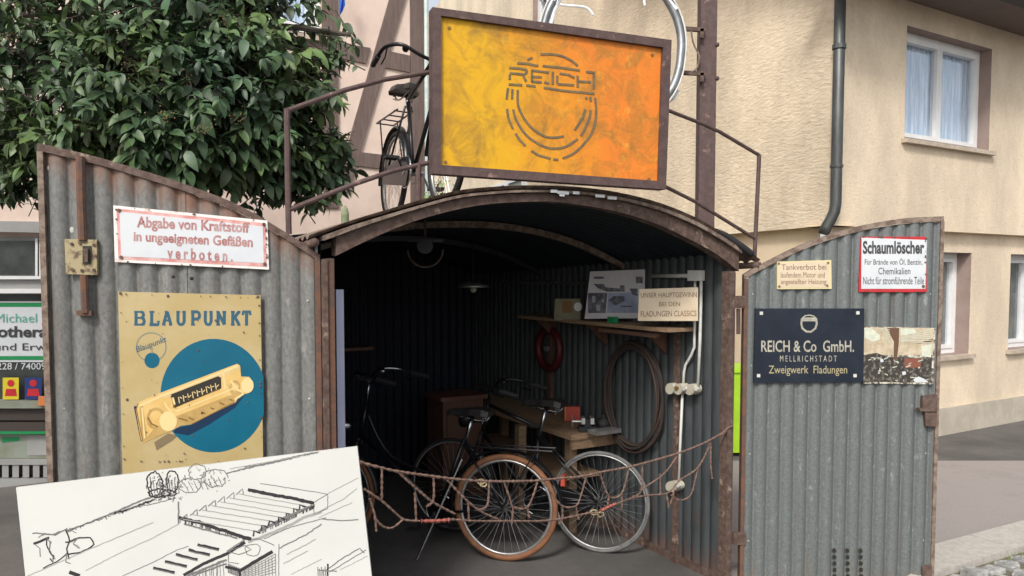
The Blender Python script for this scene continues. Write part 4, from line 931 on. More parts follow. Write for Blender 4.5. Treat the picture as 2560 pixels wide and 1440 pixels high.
for i in range(0, 72, 1):
    if rnd.random() < .14:
        p = pts[i]; a = p + Vector((rnd.uniform(-.03, .03), -.03, rnd.uniform(-.02, .02))); b = pts[(i + rnd.choice((2, 3, 4))) % 72] + Vector((rnd.uniform(-.035, .035), -.033, rnd.uniform(-.035, .035))); d_ = (b - a).cross(Vector((0, 1, 0))).normalized() * rnd.uniform(.003, .012)
        m.add([a - d_, a + d_, b + d_ * .3, b - d_ * .3], [(0, 1, 2, 3)])
def mpl(x, y, o=.1): return MP(x, y, o)
for l, r_ in (([(1400, 12), (1420, 14), (1462, 18), (1478, 30), (1482, 38)], .008), ([(1405, -10), (1385, 30), (1375, 66), (1350, 95)], .012), ([(1390, 14), (1368, 45), (1340, 62)], .01), ([(1694, 226), (1680, 246), (1665, 255), (1656, 272)], .018), ([(1610, 0), (1612, 14)], .008), ([(1668, 160), (1672, 185), (1684, 212)], .005), ([(1700, 60), (1706, 120), (1700, 180)], .006)):
    m.tube(smooth([mpl(x, y) for x, y in l], 3), r_, 6)
m.build('torn_foil', wrapm, ringt)
m = MB(); m.tube(smooth([MP(1728, 78, .04), MP(1734, 110, .05), MP(1748, 140, .05), MP(1742, 170, .05), MP(1730, 180, .04)], 4), .006, 6); m.build('wire', rustpale, ringt)

# ---------------------------------------------------------------- bicycles
def bike(name, label, loc, heading, R_=.33, wb=1.06, tyre=blackr, rim=steel, frame=black, step=True, rack=True, tyr=.019, stand=True, lean=0, ftyre=None, bars=1.03, sx=0, tube_r=.014, pedal=True, bar_m=chrome, saddle_m=leather, fender=black, hot=True, sad=.92):
    root = thing(name, label, 'bicycle', loc, None, math.atan2(heading[1], heading[0])); root.rotation_euler = (lean, 0, math.atan2(heading[1], heading[0]))
    root['_w'] = 0
    V = lambda x, z, y=0: Vector((x, y, z))
    RH, FH, BB = V(0, R_), V(wb, R_), V(.44, .27); ST = V(.27 + sx, .74); HT, HB = V(wb - .26, .93), V(wb - .22, .7)
    m = MB()
    m.tube([BB, ST], tube_r, 8); m.tube([HT, HB], tube_r * 1.15, 8)
    if step:
        m.tube([HB + V(0, .03), BB + V(0, .03)], tube_r * .9, 8); m.tube(smooth([HT + V(0, -.05), V(wb - .44, .6), V(.36, .47)], 5), tube_r * .8, 8)
    else:
        m.tube([HB, BB], tube_r, 8); m.tube([HT + V(0, -.04), ST + V(0, .02)], tube_r, 8)
    for s in (-1, 1):
        m.tube([BB + V(0, 0, s * .03), RH + V(0, 0, s * .055)], tube_r * .6, 6); m.tube([ST + V(0, -.03, s * .02), RH + V(0, 0, s * .055)], tube_r * .55, 6)
    m.build('frame', frame, root, smooth=True)
    m = MB()
    for s in (-1, 1): m.tube(smooth([HB + V(0, 0, s * .035), V(wb - .16, .52, s * .05), FH + V(-.02, .05, s * .052), FH + V(0, 0, s * .052)], 3), .009, 6)
    m.tube([HB + V(0, 0, -.04), HB + V(0, 0, .04)], .012, 6); m.build('fork', frame, root, smooth=True)
    for H, nm in ((RH, 'rear'), (FH, 'front')):
        K = 56; m = MB(); m.tube([H + Vector((math.cos(6.28318 * i / K), 0, math.sin(6.28318 * i / K))) * (R_ - tyr) for i in range(K)], tyr, 8, closed=True)
        wl = m.build('wheel', tyre if nm == 'rear' else (ftyre or tyre), root, smooth=True)
        m = MB(); m.tube([H + Vector((math.cos(6.28318 * i / K), 0, math.sin(6.28318 * i / K))) * (R_ - 2.2 * tyr) for i in range(K)], tyr * .55, 6, closed=True); m.build('rim', rim, wl, smooth=True)
        m = MB()
        for i in range(36):
            a = 6.28318 * i / 36; b = a + (.45 if i % 2 else -.45); sd_ = .03 if (i // 2) % 2 else -.03
            m.tube([H + Vector((math.cos(b) * .02, sd_, math.sin(b) * .02)), H + Vector((math.cos(a), 0, math.sin(a))) * (R_ - .05)], .0013, 3, cap=False)
        m.build('spokes', rim, wl)
        m = MB(); m.tube([H + V(0, 0, -.06), H + V(0, 0, -.035), H + V(0, 0, .035), H + V(0, 0, .06)], [.008, .024, .024, .008], 10); m.build('hub', chrome, wl)
        if fender:
            m = MB(); n = 22; a0, a1 = (R(-5), R(190)) if nm == 'rear' else (R(15), R(175)); rr = R_ + .032
            rings = []
            for i in range(n + 1):
                a = a0 + (a1 - a0) * i / n
                a = math.pi - a if nm == 'rear' else a
                rings.append([H + Vector((math.cos(a) * (rr - dz), y, math.sin(a) * (rr - dz))) for y, dz in ((-.027, .014), (-.015, 0), (.015, 0), (.027, .014))])
            o = 0
            for r4 in rings: m.v += r4
            for i in range(n):
                for j in range(3): m.f.append((i * 4 + j, i * 4 + j + 1, i * 4 + 5 + j, i * 4 + 4 + j))
            m.build('mudguard', fender, root, smooth=True)
    # saddle
    m = MB(); S = V(.22 + sx, sad)
    rows = [(-.12, .085, .0), (-.08, .1, .012), (0, .085, .012), (.07, .045, .004), (.14, .028, 0), (.165, .018, -.012)]
    for x, wd_, dz in rows: m.v += [S + Vector((x, -wd_, dz - .035)), S + Vector((x, -wd_ * .8, dz)), S + Vector((x, wd_ * .8, dz)), S + Vector((x, wd_, dz - .035))]
    for i in range(5):
        for j in range(3): m.f.append((i * 4 + j, i * 4 + j + 1, i * 4 + 5 + j, i * 4 + 4 + j))
        m.f.append((i * 4 + 3, i * 4, i * 4 + 4, i * 4 + 7))
    m.f += [(0, 1, 2, 3), (20, 21, 22, 23)]
    sa_ = m.build('saddle', saddle_m, root, smooth=False)
    m = MB(); m.tube([ST + V(0, -.04), S + V(0, -.04)], .0125, 8)
    for s in (-1, 1):
        m.tube(smooth([S + V(-.1, -.04, s * .05), S + V(-.07, -.07, s * .035), S + V(.02, -.06, s * .02), S + V(.13, -.03, s * .01)], 3), .005, 5)
        sp = [S + V(-.085 + .012 * math.cos(i * 1.3), -.035 - i * .0035, s * .055 + .012 * math.sin(i * 1.3)) for i in range(12)]; m.tube(sp, .003, 4)
    m.build('seat_post', chrome, sa_, smooth=True)
    # handlebar: swept back
    m = MB(); B0 = V(wb - .28, bars)
    m.tube([HT, B0], .011, 8)
    for s in (-1, 1): m.tube(smooth([B0, B0 + V(.02, .02, s * .1), B0 + V(.01, .06, s * .2), B0 + V(-.08, .06, s * .27), B0 + V(-.2, .03, s * .285)], 4), .011, 8)
    hb = m.build('handlebar', bar_m, root, smooth=True)
    for s in (-1, 1):
        m = MB(); m.tube([B0 + V(-.18, .034, s * .284), B0 + V(-.3, .01, s * .285)], .016, 8); m.build('grip', blackr, hb)
    m = MB()
    for s in (-1, 1): m.tube([B0 + V(-.06, .05, s * .265), B0 + V(-.12, .01, s * .26), B0 + V(-.2, -.005, s * .26)], .005, 5)
    m.ball(B0 + V(0, .05, .16), .022, 8); m.ball(B0 + V(-.02, .05, -.17), .02, 8); m.build('brake_lever', bar_m, hb)
    m = MB(); m.tube([V(wb - .16, .78), V(wb - .13, .78), V(wb - .1, .78), V(wb - .07, .78), V(wb - .06, .78)], [.02, .04, .055, .058, .05], 12); m.build('headlamp', bar_m, root, smooth=True)
    # cranks
    m = MB(); m.tube([BB + Vector((math.cos(6.28318 * i / 28) * .095, -.045, math.sin(6.28318 * i / 28) * .095)) for i in range(28)], .006, 5, closed=True)
    m.tube([BB + V(0, 0, -.06), BB + V(-.12, .1, -.065)], .008, 6); m.tube([BB + V(0, 0, .06), BB + V(.12, -.1, .065)], .008, 6); m.tube([BB + V(0, 0, -.065), BB + V(0, 0, .065)], .018, 8); ck = m.build('crank', chrome, root)
    m = MB(); m.obox(BB + V(-.12, .1, -.11), (.045, 0, 0), (0, .04, 0), (0, 0, .009)); m.obox(BB + V(.12, -.1, .11), (.045, 0, 0), (0, .04, 0), (0, 0, .009)); m.build('pedal', blackr, ck)
    m = MB(); m.hexa([V(-.07, R_ - .05, -.062), V(.5, .18, -.062), V(.54, .27, -.062), V(.48, .36, -.062), V(-.05, R_ + .055, -.062)], [V(-.07, R_ - .05, -.052), V(.5, .18, -.052), V(.54, .27, -.052), V(.48, .36, -.052), V(-.05, R_ + .055, -.052)]); m.build('chain_guard', frame, root)
    if rack:
        m = MB()
        for s in (-1, 1): m.tube([V(.2, .7, s * .05), V(-.3, .7, s * .06)], .006, 6); m.tube([V(-.2, .7, s * .06), RH + V(0, .02, s * .07)], .005, 6)
        for x in (-.3, -.15, 0, .15): m.tube([V(x, .7, -.06), V(x, .7, .06)], .005, 5)
        m.build('luggage_rack', frame, root)
    if hot:
        m = MB(); m.obox(V(-R_ - .03, .52), (.012, 0, 0), (0, .03, 0), (0, 0, .03)); m.build('rear_lamp', redp, root)
    if stand:
        m = MB(); m.tube([V(.27, .62, .05), V(.5, .02, .2)], .0085, 6); m.build('kickstand', chrome, root)
    return root
# A: black bicycle with brown rear tyre, facing left
pA = GROUND(1262, 1402)
bike('bicycle', 'black bicycle with brown tyres parked inside the shed opening behind the rusty chain', tuple(pA), (-.968, .25), R_=.33, wb=1.2, tyre=tyrebr, rim=steel, frame=black, bars=1.08, lean=R(3))
pBr = GROUND(1497, 1381); dB = Vector((-.93, .37, 0)).normalized()
bike('bicycle', 'dark bicycle with a thin grey rear wheel standing in front of the workbench', tuple(pBr), (dB.x, dB.y), R_=.322, wb=1.04, tyre=greytyre, ftyre=blackr, tyr=.012, rim=steel, frame=black, step=False, rack=False, fender=None, bars=.98, sx=.15, sad=.94, bar_m=black, stand=False, lean=R(3), hot=False)
# C: old bicycle on the roof ridge, facing the street
pr = Vector((-.80, 5.1, 2.2)); pf = Vector((-.36, 4.12, 2.2)); dC = (pf - pr).normalized()
def roofz(p): return zo((p - JL).dot(U)) + .02
pr.z = 2.112
bike('bicycle', 'old black bicycle standing on the shed roof behind the orange sign', tuple(pr), (dC.x, dC.y), R_=.3, wb=1.06, tyre=blackr, rim=steel, frame=black, step=False, bars=.86, bar_m=black, sad=.84, stand=False, lean=R(-3), hot=False)
# strut that holds the roof bicycle
m = MB(); a = RP_(1046, 420); m.tube([Vector((a.x, a.y, zo(fs(1046, 420)[0]))), a + Vector((0, 0, .02))], .013, 8); tag(m.build('support_strut', rustp), 'short rusty upright strut on the roof arch below the left railing', 'strut')

# ---------------------------------------------------------------- inside the shed
def onRW(x, y, o=.0): return RW(x, y, o)
bn = thing('workbench', 'rough wooden workbench standing along the right wall of the shed', 'workbench', (.45, 5.1, 0))
A0 = Vector((.384, 4.9, 0)); zt_ = .72; wv = U * .40; lv = AX * 1.7
for i in range(3):
    m = MB(); a = A0 + wv * (i / 3) + U * .003; b = a + wv / 3 - U * .006; dz = .004 * (i % 2)
    m.hexa([a + Vector((0, 0, zt_ - .04 + dz)), b + Vector((0, 0, zt_ - .04 + dz)), b + lv + Vector((0, 0, zt_ - .04 + dz)), a + lv + Vector((0, 0, zt_ - .04 + dz))], [v + Vector((0, 0, zt_ + dz)) for v in (a, b, b + lv, a + lv)]); m.build('tabletop_plank', wood, bn)
for p in (A0 + U * .12 + AX * .18, A0 + U * .0 + AX * .62 - U * .02, A0 + AX * 1.5 + U * .02, A0 + AX * 1.5 + U * .33):
    m = MB(); m.obox(p + Vector((0, 0, (zt_ - .042) / 2)), U * .03, AX * .03, Vector((0, 0, (zt_ - .042) / 2))); m.build('leg', wood, bn)
m = MB(); c = A0 + AX * .85 + U * .17 + Vector((0, 0, .4)); m.obox(c, U * .15, AX * .75, Vector((0, 0, .012))); m.build('lower_shelf', wood, bn)
m = MB(); c = A0 + U * .2 + AX * .03 + Vector((0, 0, zt_ - .075)); m.obox(c, U * .18, AX * .012, Vector((0, 0, .032))); m.build('end_rail', wood, bn)
def atz(px, py, z): d = ray(px, py); return CP + d * ((z - CAMH) / d.z)
c = atz(1428, 1052, zt_ + .005); rb = thing('tin_can', 'red square tin standing on the workbench', 'tin', tuple(c))
m = MB(); m.obox(c + Vector((.01, 0, .055)), Vector((.05, 0, 0)), Vector((0, .035, 0)), Vector((0, 0, .05))); m.build('body', redp, rb)
m = MB(); m.obox(c + Vector((-.045, 0, .055)), Vector((.004, 0, 0)), Vector((0, .035, 0)), Vector((0, 0, .05))); m.build('side_panel', orange, rb)
m = MB(); m.obox(c + Vector((.01, 0, .109)), Vector((.02, 0, 0)), Vector((0, .02, 0)), Vector((0, 0, .004))); m.build('lid', blackr, rb)
c = atz(1468, 1076, zt_ + .004); vs = thing('bench_vice', 'black iron bench vice in front of the red tin', 'vice', tuple(c))
m = MB(); m.obox(c + Vector((0, 0, .015)), (.06, 0, 0), (0, .05, 0), (0, 0, .015)); m.obox(c + Vector((0, 0, .055)), (.025, 0, 0), (0, .03, 0), (0, 0, .027)); m.build('body', blackr, vs)
m = MB(); m.obox(c + Vector((.03, 0, .07)), (.012, 0, 0), (0, .045, 0), (0, 0, .02)); m.obox(c + Vector((-.03, 0, .07)), (.012, 0, 0), (0, .045, 0), (0, 0, .02)); m.build('jaw', steel, vs)
m = MB(); m.tube([c + Vector((-.1, 0, .06)), c + Vector((-.02, 0, .06))], .009, 8); m.tube([c + Vector((-.1, 0, .02)), c + Vector((-.1, 0, .1))], .005, 6); m.build('handle', steel, vs)
c = atz(1508, 1072, zt_ + .004); m = MB(); m.tube([c, c + Vector((0, 0, .04)), c + Vector((0, 0, .06)), c + Vector((0, 0, .075)), c + Vector((0, 0, .1))], [.045, .05, .045, .015, .015], 12)
tag(m.build('oil_jug', blackr, None, smooth=True), 'small black jug beside the vice near the bench end', 'jug')
c = atz(1480, 1060, zt_ + .004); m = MB(); m.obox(atz(1500, 1082, zt_ + .004) + Vector((.03, 0, .012)), U * .1, AX * .05, (0, 0, .012)); tag(m.build('grey_board', steel), 'flat grey metal plate lying on the bench end', 'plate')
# cabinet at the back
cb = thing('wooden_cabinet', 'dark reddish wooden cabinet behind the bicycle saddle', 'cabinet', (-.47, 6.0, 0))
m = MB(); c = Vector((-.45, 5.95, 0)); m.obox(c + Vector((0, 0, .4)), U * .17, AX * .15, Vector((0, 0, .4))); m.build('body', woodd, cb)
m = MB(); m.obox(c + Vector((0, 0, .815)), U * .2, AX * .18, Vector((0, 0, .015))); m.build('top', mat('red_brown_top', (.16, .07, .045), (.12, .05, .035), 8, rough=.5), cb)
m = MB(); m.obox(c - AX * .156 + Vector((0, 0, .4)), U * .14, AX * .006, Vector((0, 0, .34))); dd = m.build('door', mat('cabinet_door', (.1, .05, .032), rough=.5), cb)
m = MB(); m.ball(c - AX * .172 + U * .1 + Vector((0, 0, .42)), .014, 8); m.build('knob', steel, dd)
# shelf on the right wall with its things
a = RW(1360, 801, .0); b = RW(1748, 812, .0); zs = 1.43
sh = thing('wall_shelf', 'long narrow wooden shelf on the right wall of the shed', 'shelf', (b.x, b.y, zs))
a = Vector((a.x, a.y, zs)); b = Vector((b.x, b.y, zs)); m = MB(); nn = RW.n
m.hexa([a + nn * .02, b + nn * .02, b + nn * .24, a + nn * .24], [v + Vector((0, 0, .022)) for v in (a + nn * .02, b + nn * .02, b + nn * .24, a + nn * .24)]); m.build('board', wood, sh)
for f in (.12, .5, .85):
    p = a.lerp(b, f); m = MB(); m.hexa([p + nn * .02, p + nn * .2, p + nn * .02 - Vector((0, 0, .16))], [v + AX * .02 for v in (p + nn * .02, p + nn * .2, p + nn * .02 - Vector((0, 0, .16)))]); m.build('bracket', woodd, sh)
p = a.lerp(b, .75) + nn * .19; m = MB(); m.obox(p - Vector((0, 0, .03)), AX * .28, nn * .02, Vector((0, 0, .012))); m.build('edge_strip', rusto, sh)
def face(px, o): q = VP(JR.x, JR.y, AX.x, AX.y); return q
def panel_thing(name, label, cat, quad, depthpt, m_, dirv=(1, .12), th=.02):
    pl = VP(depthpt[0], depthpt[1], *dirv); t_ = thing(name, label, cat, tuple(pl((quad[2][0] + quad[3][0]) / 2, quad[3][1]))); m = MB(); m.pp(pl, quad, -th, 0); m.build('panel', m_, t_); return t_, pl
def shp(px, o):   # point above the shelf at offset o from wall for image column px
    q = RW(px, 780, o); return (q.x, q.y)
t_, pl = panel_thing('wall_poster', 'white and blue photo poster board leaning behind the plaque on the shelf', 'poster', [(1477, 679), (1625, 673), (1620, 795), (1463, 797)], shp(1545, .1), mat('poster_white', (.55, .54, .54), (.48, .47, .49), 4, rough=.4), (1, -.5), .012)
m = MB(); PZ = lambda l: [(1380 + x / 6.4, 640 + y / 6.4) for x, y in l]
m.flat(pl, PZ([(900, 590), (1160, 590), (1370, 560), (1375, 910), (880, 910)]), .001); m.build('blue_photo', mat('poster_blue', (.3, .34, .44), (.2, .22, .32), 9, rough=.4), t_)
m = MB()
for l in ([(660, 445), (830, 450), (860, 500), (1080, 520), (1180, 570), (880, 570), (740, 520)], [(575, 590), (885, 590), (860, 912), (575, 912)], [(1240, 520), (1370, 520), (1370, 640), (1290, 620)], [(900, 710), (990, 640), (1160, 645), (1160, 720), (1020, 795)], [(1095, 795), (1285, 795), (1285, 815), (1100, 820)], [(1340, 330), (1450, 330), (1450, 435), (1340, 435)], [(665, 330), (830, 330), (830, 365), (670, 365)], [(1090, 470), (1160, 470), (1165, 570), (1080, 570)]): m.flat(pl, PZ(l), .002 + .0002 * len(l))
m.build('dark_photo', mat('poster_dark', (.06, .06, .08), (.16, .16, .19), 30, rough=.4), t_)
m = MB()
for l in ([(640, 640), (690, 640), (690, 745), (645, 745)], [(800, 690), (832, 690), (832, 745), (800, 745)], [(700, 780), (770, 780), (770, 880), (715, 880)]): m.flat(pl, PZ(l), .0042)
m.build('pale_photo', shopg, t_)
t_, pl = panel_thing('prize_sign', 'cream sign with three lines of brown capitals at the right end of the shelf', 'sign', [(1600, 723), (1746, 718), (1746, 802), (1596, 802)], shp(1672, .2), ivory, (1, -.42), .015)
m = MB(); m.text(pl, 'UNSER HAUPTGEWINN', [(1602, 732), (1742, 730), (1742, 743), (1602, 744)], .0015); m.text(pl, 'BEI DEN', [(1648, 755), (1700, 754), (1700, 765), (1648, 766)], .0015); m.text(pl, 'FLADUNGEN CLASSICS', [(1602, 778), (1741, 776), (1741, 790), (1602, 792)], .0015); m.build('lettering', letbr, t_)
t_, pl = panel_thing('old_radio', 'small olive green radio with a pale dial at the left end of the shelf', 'radio', [(1399, 746), (1462, 746), (1461, 799), (1396, 799)], shp(1430, .2), mat('olive_case', (.2, .19, .12), (.16, .15, .1), 8, rough=.5), (1, -.4), .1)
m = MB(); m.disc(pl, 1446, 767, 10, 11, .012, 16, .012); m.build('dial', conduit, t_); m = MB(); m.flat(pl, [(1406, 752), (1430, 752), (1430, 782), (1406, 782)], .002); m.build('speaker_grille', tan3, t_)
c = RW(1532, 795, .2); m = MB(); m.obox(Vector((c.x, c.y, zs + .042)), AX * .03, nn * .02, Vector((0, 0, .02))); tag(m.build('small_box', grn), 'small green box on the shelf below the poster', 'box')
# conduits and switch boxes
cdt = thing('electrical_conduit', 'white surface conduits with junction boxes on the right wall', 'conduit', tuple(RW(1740, 970, .04)))
for l, r_ in (([(1632, 690), (1700, 690), (1744, 689)], .014), ([(1738, 700), (1737, 800), (1736, 868), (1728, 888), (1714, 912), (1710, 930), (1708, 968)], .0085), ([(1753, 700), (1750, 850), (1745, 968)], .0095), ([(1706, 985), (1701, 1100), (1697, 1205)], .0085)):
    m = MB(); m.tube([RW(x, y, .035) for x, y in l], r_, 8); m.build('conduit_pipe', conduit, cdt, smooth=True)
m = MB(); m.pp(RW, [(1733, 676), (1762, 676), (1762, 702), (1733, 702)], .015, .06); m.build('junction_box', conduit, cdt)
for x, y, rx in ((1693, 970, 11), (1714, 971, 11), (1743, 972, 12), (1697, 1213, 15)):
    m = MB(); m.disc(RW, x, y, rx, 14, .075, 14, .06); bx_ = m.build('switch_box', bakel, cdt)
    m = MB(); m.disc(RW, x, y, rx * .4, 5, .085, 10, .01); m.build('knob', tan3 if x == 1693 else conduit, bx_)
# hose coil and red ring
c = RW(1583, 985, .06); hc = thing('hose_coil', 'coil of brown grey hose hanging on the right wall', 'hose', tuple(c))
mat('dark_hose', (.03, .024, .022), rough=.8)
for k in range(7):
    m = MB(); rr = .27 + .012 * rnd.uniform(-3, 3); pts = []
    for i in range(40):
        a = 6.28318 * i / 40; pts.append(c + AX * math.cos(a) * rr * .95 + Vector((0, 0, math.sin(a) * rr * 1.12 - .02 * k * (math.sin(a) < 0) * .5)) + nn * (.01 * (k % 3) + .012 * math.sin(a * 2 + k)))
    m.tube(pts, .0095, 6, closed=True); m.build('hose_loop', MATS['dark_hose'] if k % 2 else mat('hose_brown', (.05, .03, .024), rough=.7) if k == 0 else MATS['hose_brown'], hc, smooth=True)
c = RW(1372, 872, .05); rg = thing('red_ring', 'dark red round enamel hoop hanging below the shelf', 'hoop', tuple(c))
m = MB(); m.tube([c + AX * math.cos(6.28318 * i / 32) * .15 + Vector((0, 0, math.sin(6.28318 * i / 32) * .15)) for i in range(32)], .03, 8, closed=True); m.build('hoop', dred, rg, smooth=True)
m = MB(); m.tube([c + nn * .001, c + nn * .03], .02, 10); m.build('hub', steel, rg)
# the pale post just inside the left jamb
m = MB(); p = FP(850, 900, -.12); q0, z1 = FP(842, 900, -.12), FP(850, 724, -.12).z; q1 = FP(861, 900, -.12)
m.hexa([Vector((q0.x, q0.y, 0)), Vector((q1.x, q1.y, 0)), Vector((q1.x, q1.y, 0)) + AX * .03, Vector((q0.x, q0.y, 0)) + AX * .03], [Vector((q0.x, q0.y, z1)), Vector((q1.x, q1.y, z1)), Vector((q1.x, q1.y, z1)) + AX * .03, Vector((q0.x, q0.y, z1)) + AX * .03])
tag(m.build('pale_post', tube_m), 'pale blue grey upright post just inside the left door frame', 'post')
# hanging lamps deep in the shed
def hang(px, py, d, lab, kind):
    pl = Pl((0, d, 0), (0, -1, 0)); c = pl(px, py); t_ = thing('ceiling_lamp' if kind else 'pulley', lab, 'lamp' if kind else 'pulley', tuple(c))
    m = MB()
    if kind:
        m.tube([c + Vector((0, 0, .02)), c + Vector((0, 0, 0)), c - Vector((0, 0, .02))], [.03, .11, .115], 16); m.build('shade', steel, t_, smooth=True)
        m = MB(); m.ball(c - Vector((0, 0, .035)), .025, 8); m.build('bulb', bakel, t_)
        m = MB(); s = (c - JL).dot(U); m.tube([c, Vector((c.x, c.y, zo(s) - .05))], .005, 5); m.build('cord', blackr, t_)
    else:
        m.tube([c + Vector((math.cos(a) * .1, 0, math.sin(a) * .1 - .02)) for a in [math.pi + i * math.pi / 12 for i in range(13)]], .006, 6); m.build('hook_bow', rust, t_)
        m = MB(); m.tube([c + Vector((0, -.02, 0)), c + Vector((0, .02, 0))], .045, 14); m.obox(c + Vector((0, 0, .03)), (.1, 0, 0), (0, .01, 0), (0, 0, .008)); m.build('wheel', darksteel, t_)
        m = MB(); s = (c - JL).dot(U); m.tube([c, Vector((c.x, c.y, zo(s) - .05))], .008, 5); m.build('hanger', rust, t_)
hang(1183, 712, 5.6, 'dim enamel lamp hanging deep inside the shed', 1)
hang(1063, 615, 4.3, 'old iron pulley hanging under the shed roof near the front', 0)
# string of small things at the back shelf: bottles
m = MB()
for k in range(1): m.obox(SP(.55, 2.6, 1.2), U * .5, AX * .12, Vector((0, 0, .012)))
bs = tag(m.build('back_shelf', woodd), 'dark shelf fixed across the back left of the shed', 'shelf')
for k, s in enumerate((.2, .33, .52, .7)):
    m = MB(); c = SP(s, 2.58, 1.213); m.tube([c, c + Vector((0, 0, .12)), c + Vector((0, 0, .16)), c + Vector((0, 0, .22))], [.035, .035, .012, .012], 10)
    o = m.build('bottle', blackr if k % 2 else bakel, None, smooth=True); tag(o, ['ivory bottle at the left end of the dark back shelf', 'black bottle beside the ivory one on the back shelf', 'ivory bottle right of the middle of the back shelf', 'black bottle at the right end of the back shelf'][k], 'bottle', 'bottles on the back shelf')
# ---------------------------------------------------------------- rusty chain net across the opening
net = thing('chain_net', 'rusty chain net slung across the shed opening in front of the bicycles', 'chain', tuple(FP(1360, 1250, .03)))
CH = FP.shift(.035)
def chain(l, r_=.0058, m_=rope, n=5, name='chain_strand'):
    P_ = smooth([CH(x, y) for x, y in l], n); out = []
    for i in range(len(P_) - 1):
        seg = (P_[i + 1] - P_[i]).length; k = max(1, int(seg / .011))
        for j in range(k): out.append(P_[i].lerp(P_[i + 1], j / k))
    out.append(P_[-1]); m = MB(); m.tube(out, r_, 5, mod=lambda i: (1.35, .8)[i % 2] * (1 + .25 * noise.noise(Vector((i * .7, l[0][0], 0))))); m.build(name, m_, net)
L3 = lambda l: [(840 + x / 2.483, 860 + y / 2.483) for x, y in l]
L4 = lambda l: [(1340 + x / 2.666, 900 + y / 2.666) for x, y in l]
chain([(836, 1120), (880, 1142)] + L3([(160, 735), (270, 765), (380, 790), (560, 815), (760, 840), (960, 852), (1200, 850), (1300, 842), (1400, 832)]) + L4([(300, 775), (440, 745), (620, 712), (800, 665), (980, 610), (1130, 548), (1210, 505), (1240, 490), (1275, 455), (1310, 440)]))
for l in (L3([(175, 900), (280, 970), (360, 1040), (425, 1090), (520, 1098)]), L3([(380, 790), (480, 880), (600, 980), (740, 1055)]), L3([(690, 845), (800, 960), (900, 1040), (1010, 1088)]),
          L3([(690, 1085), (860, 1098), (1100, 1098), (1290, 1098), (1400, 1085)]), L3([(285, 770), (285, 965)]), L3([(605, 825), (605, 965), (560, 1010)]), L3([(490, 925), (498, 1098)]), L3([(210, 960), (240, 1060), (250, 1160)]),
          L3([(240, 1080), (290, 1130), (350, 1140), (420, 1085)]), L3([(820, 985), (825, 1095)]), L3([(950, 850), (940, 1000), (880, 1030)]), L3([(1040, 850), (1080, 960), (1100, 1010), (1190, 1010), (1250, 860)]), L3([(1100, 1010), (1090, 1120)]), L3([(1185, 1010), (1200, 1080)]),
          L4([(40, 800), (110, 900), (180, 975), (265, 972), (300, 900), (335, 775)]), L4([(175, 980), (175, 1055), (150, 1095)]), L4([(265, 975), (285, 1065)]), L4([(425, 750), (485, 905), (570, 890), (620, 720)]), L4([(485, 910), (478, 970)]), L4([(572, 890), (572, 1000)]),
          L4([(0, 1075), (180, 1055), (350, 1020), (420, 1020)]), L4([(540, 955), (640, 920), (760, 900), (880, 885), (960, 800), (1080, 715), (1160, 560)]), L4([(710, 695), (700, 870), (640, 915)]), L4([(690, 870), (850, 760), (940, 640)]),
          L4([(825, 760), (830, 890)]), L4([(870, 890), (885, 990)]), L4([(925, 860), (895, 960)]), L4([(900, 900), (960, 935), (1030, 900), (1060, 800), (1085, 700)]), L4([(1165, 550), (1165, 700), (1175, 790)]), L4([(1270, 470), (1240, 500)])):
    chain(l, .0046)
chain(L3([(530, 1098), (620, 1098), (700, 1092)]), .0075, ropered, name='red_wrapped_strand'); chain(L4([(430, 1005), (490, 975), (530, 958)]), .0075, ropered, name='red_wrapped_strand')
m = MB()
for p in (L4([(385, 1015), (430, 1030)]), L3([(900, 855), (915, 870)])):
    for x, y in p: m.tube([CH(x + 8 * math.cos(a), y + 6 * math.sin(a)) for a in [i * .524 for i in range(12)]], .004, 5, closed=True)
m.build('snap_hook', lockm, net)

# ---------------------------------------------------------------- lime bin behind the hinge gap
c = GROUND(1850, 1132); bn_ = thing('waste_bin', 'lime green bin with a blue label seen through the gap beside the right door', 'bin', tuple(c))
m = MB(); hgt = .83; m.hexa([c + Vector((x * .17, y * .17, .04)) for x, y in ((-1, -1), (1, -1), (1, 1), (-1, 1))], [c + Vector((x * .22, y * .22, hgt)) for x, y in ((-1, -1), (1, -1), (1, 1), (-1, 1))]); m.build('body', lime, bn_)
m = MB(); m.obox(c + Vector((0, 0, hgt + .02)), (.24, 0, 0), (0, .24, 0), (0, 0, .02)); m.build('lid', lime, bn_)
m = MB(); m.obox(c + Vector((.02, -.196, .22)), (.06, 0, 0), (0, .004, 0), (0, 0, .11)); m.build('label_patch', bluep, bn_)
m = MB(); m.tube([c + Vector((-.18, .14, .05)), c + Vector((-.14, .14, .05))], .05, 10); m.tube([c + Vector((.14, .14, .05)), c + Vector((.18, .14, .05))], .05, 10); m.build('wheels', blackr, bn_)

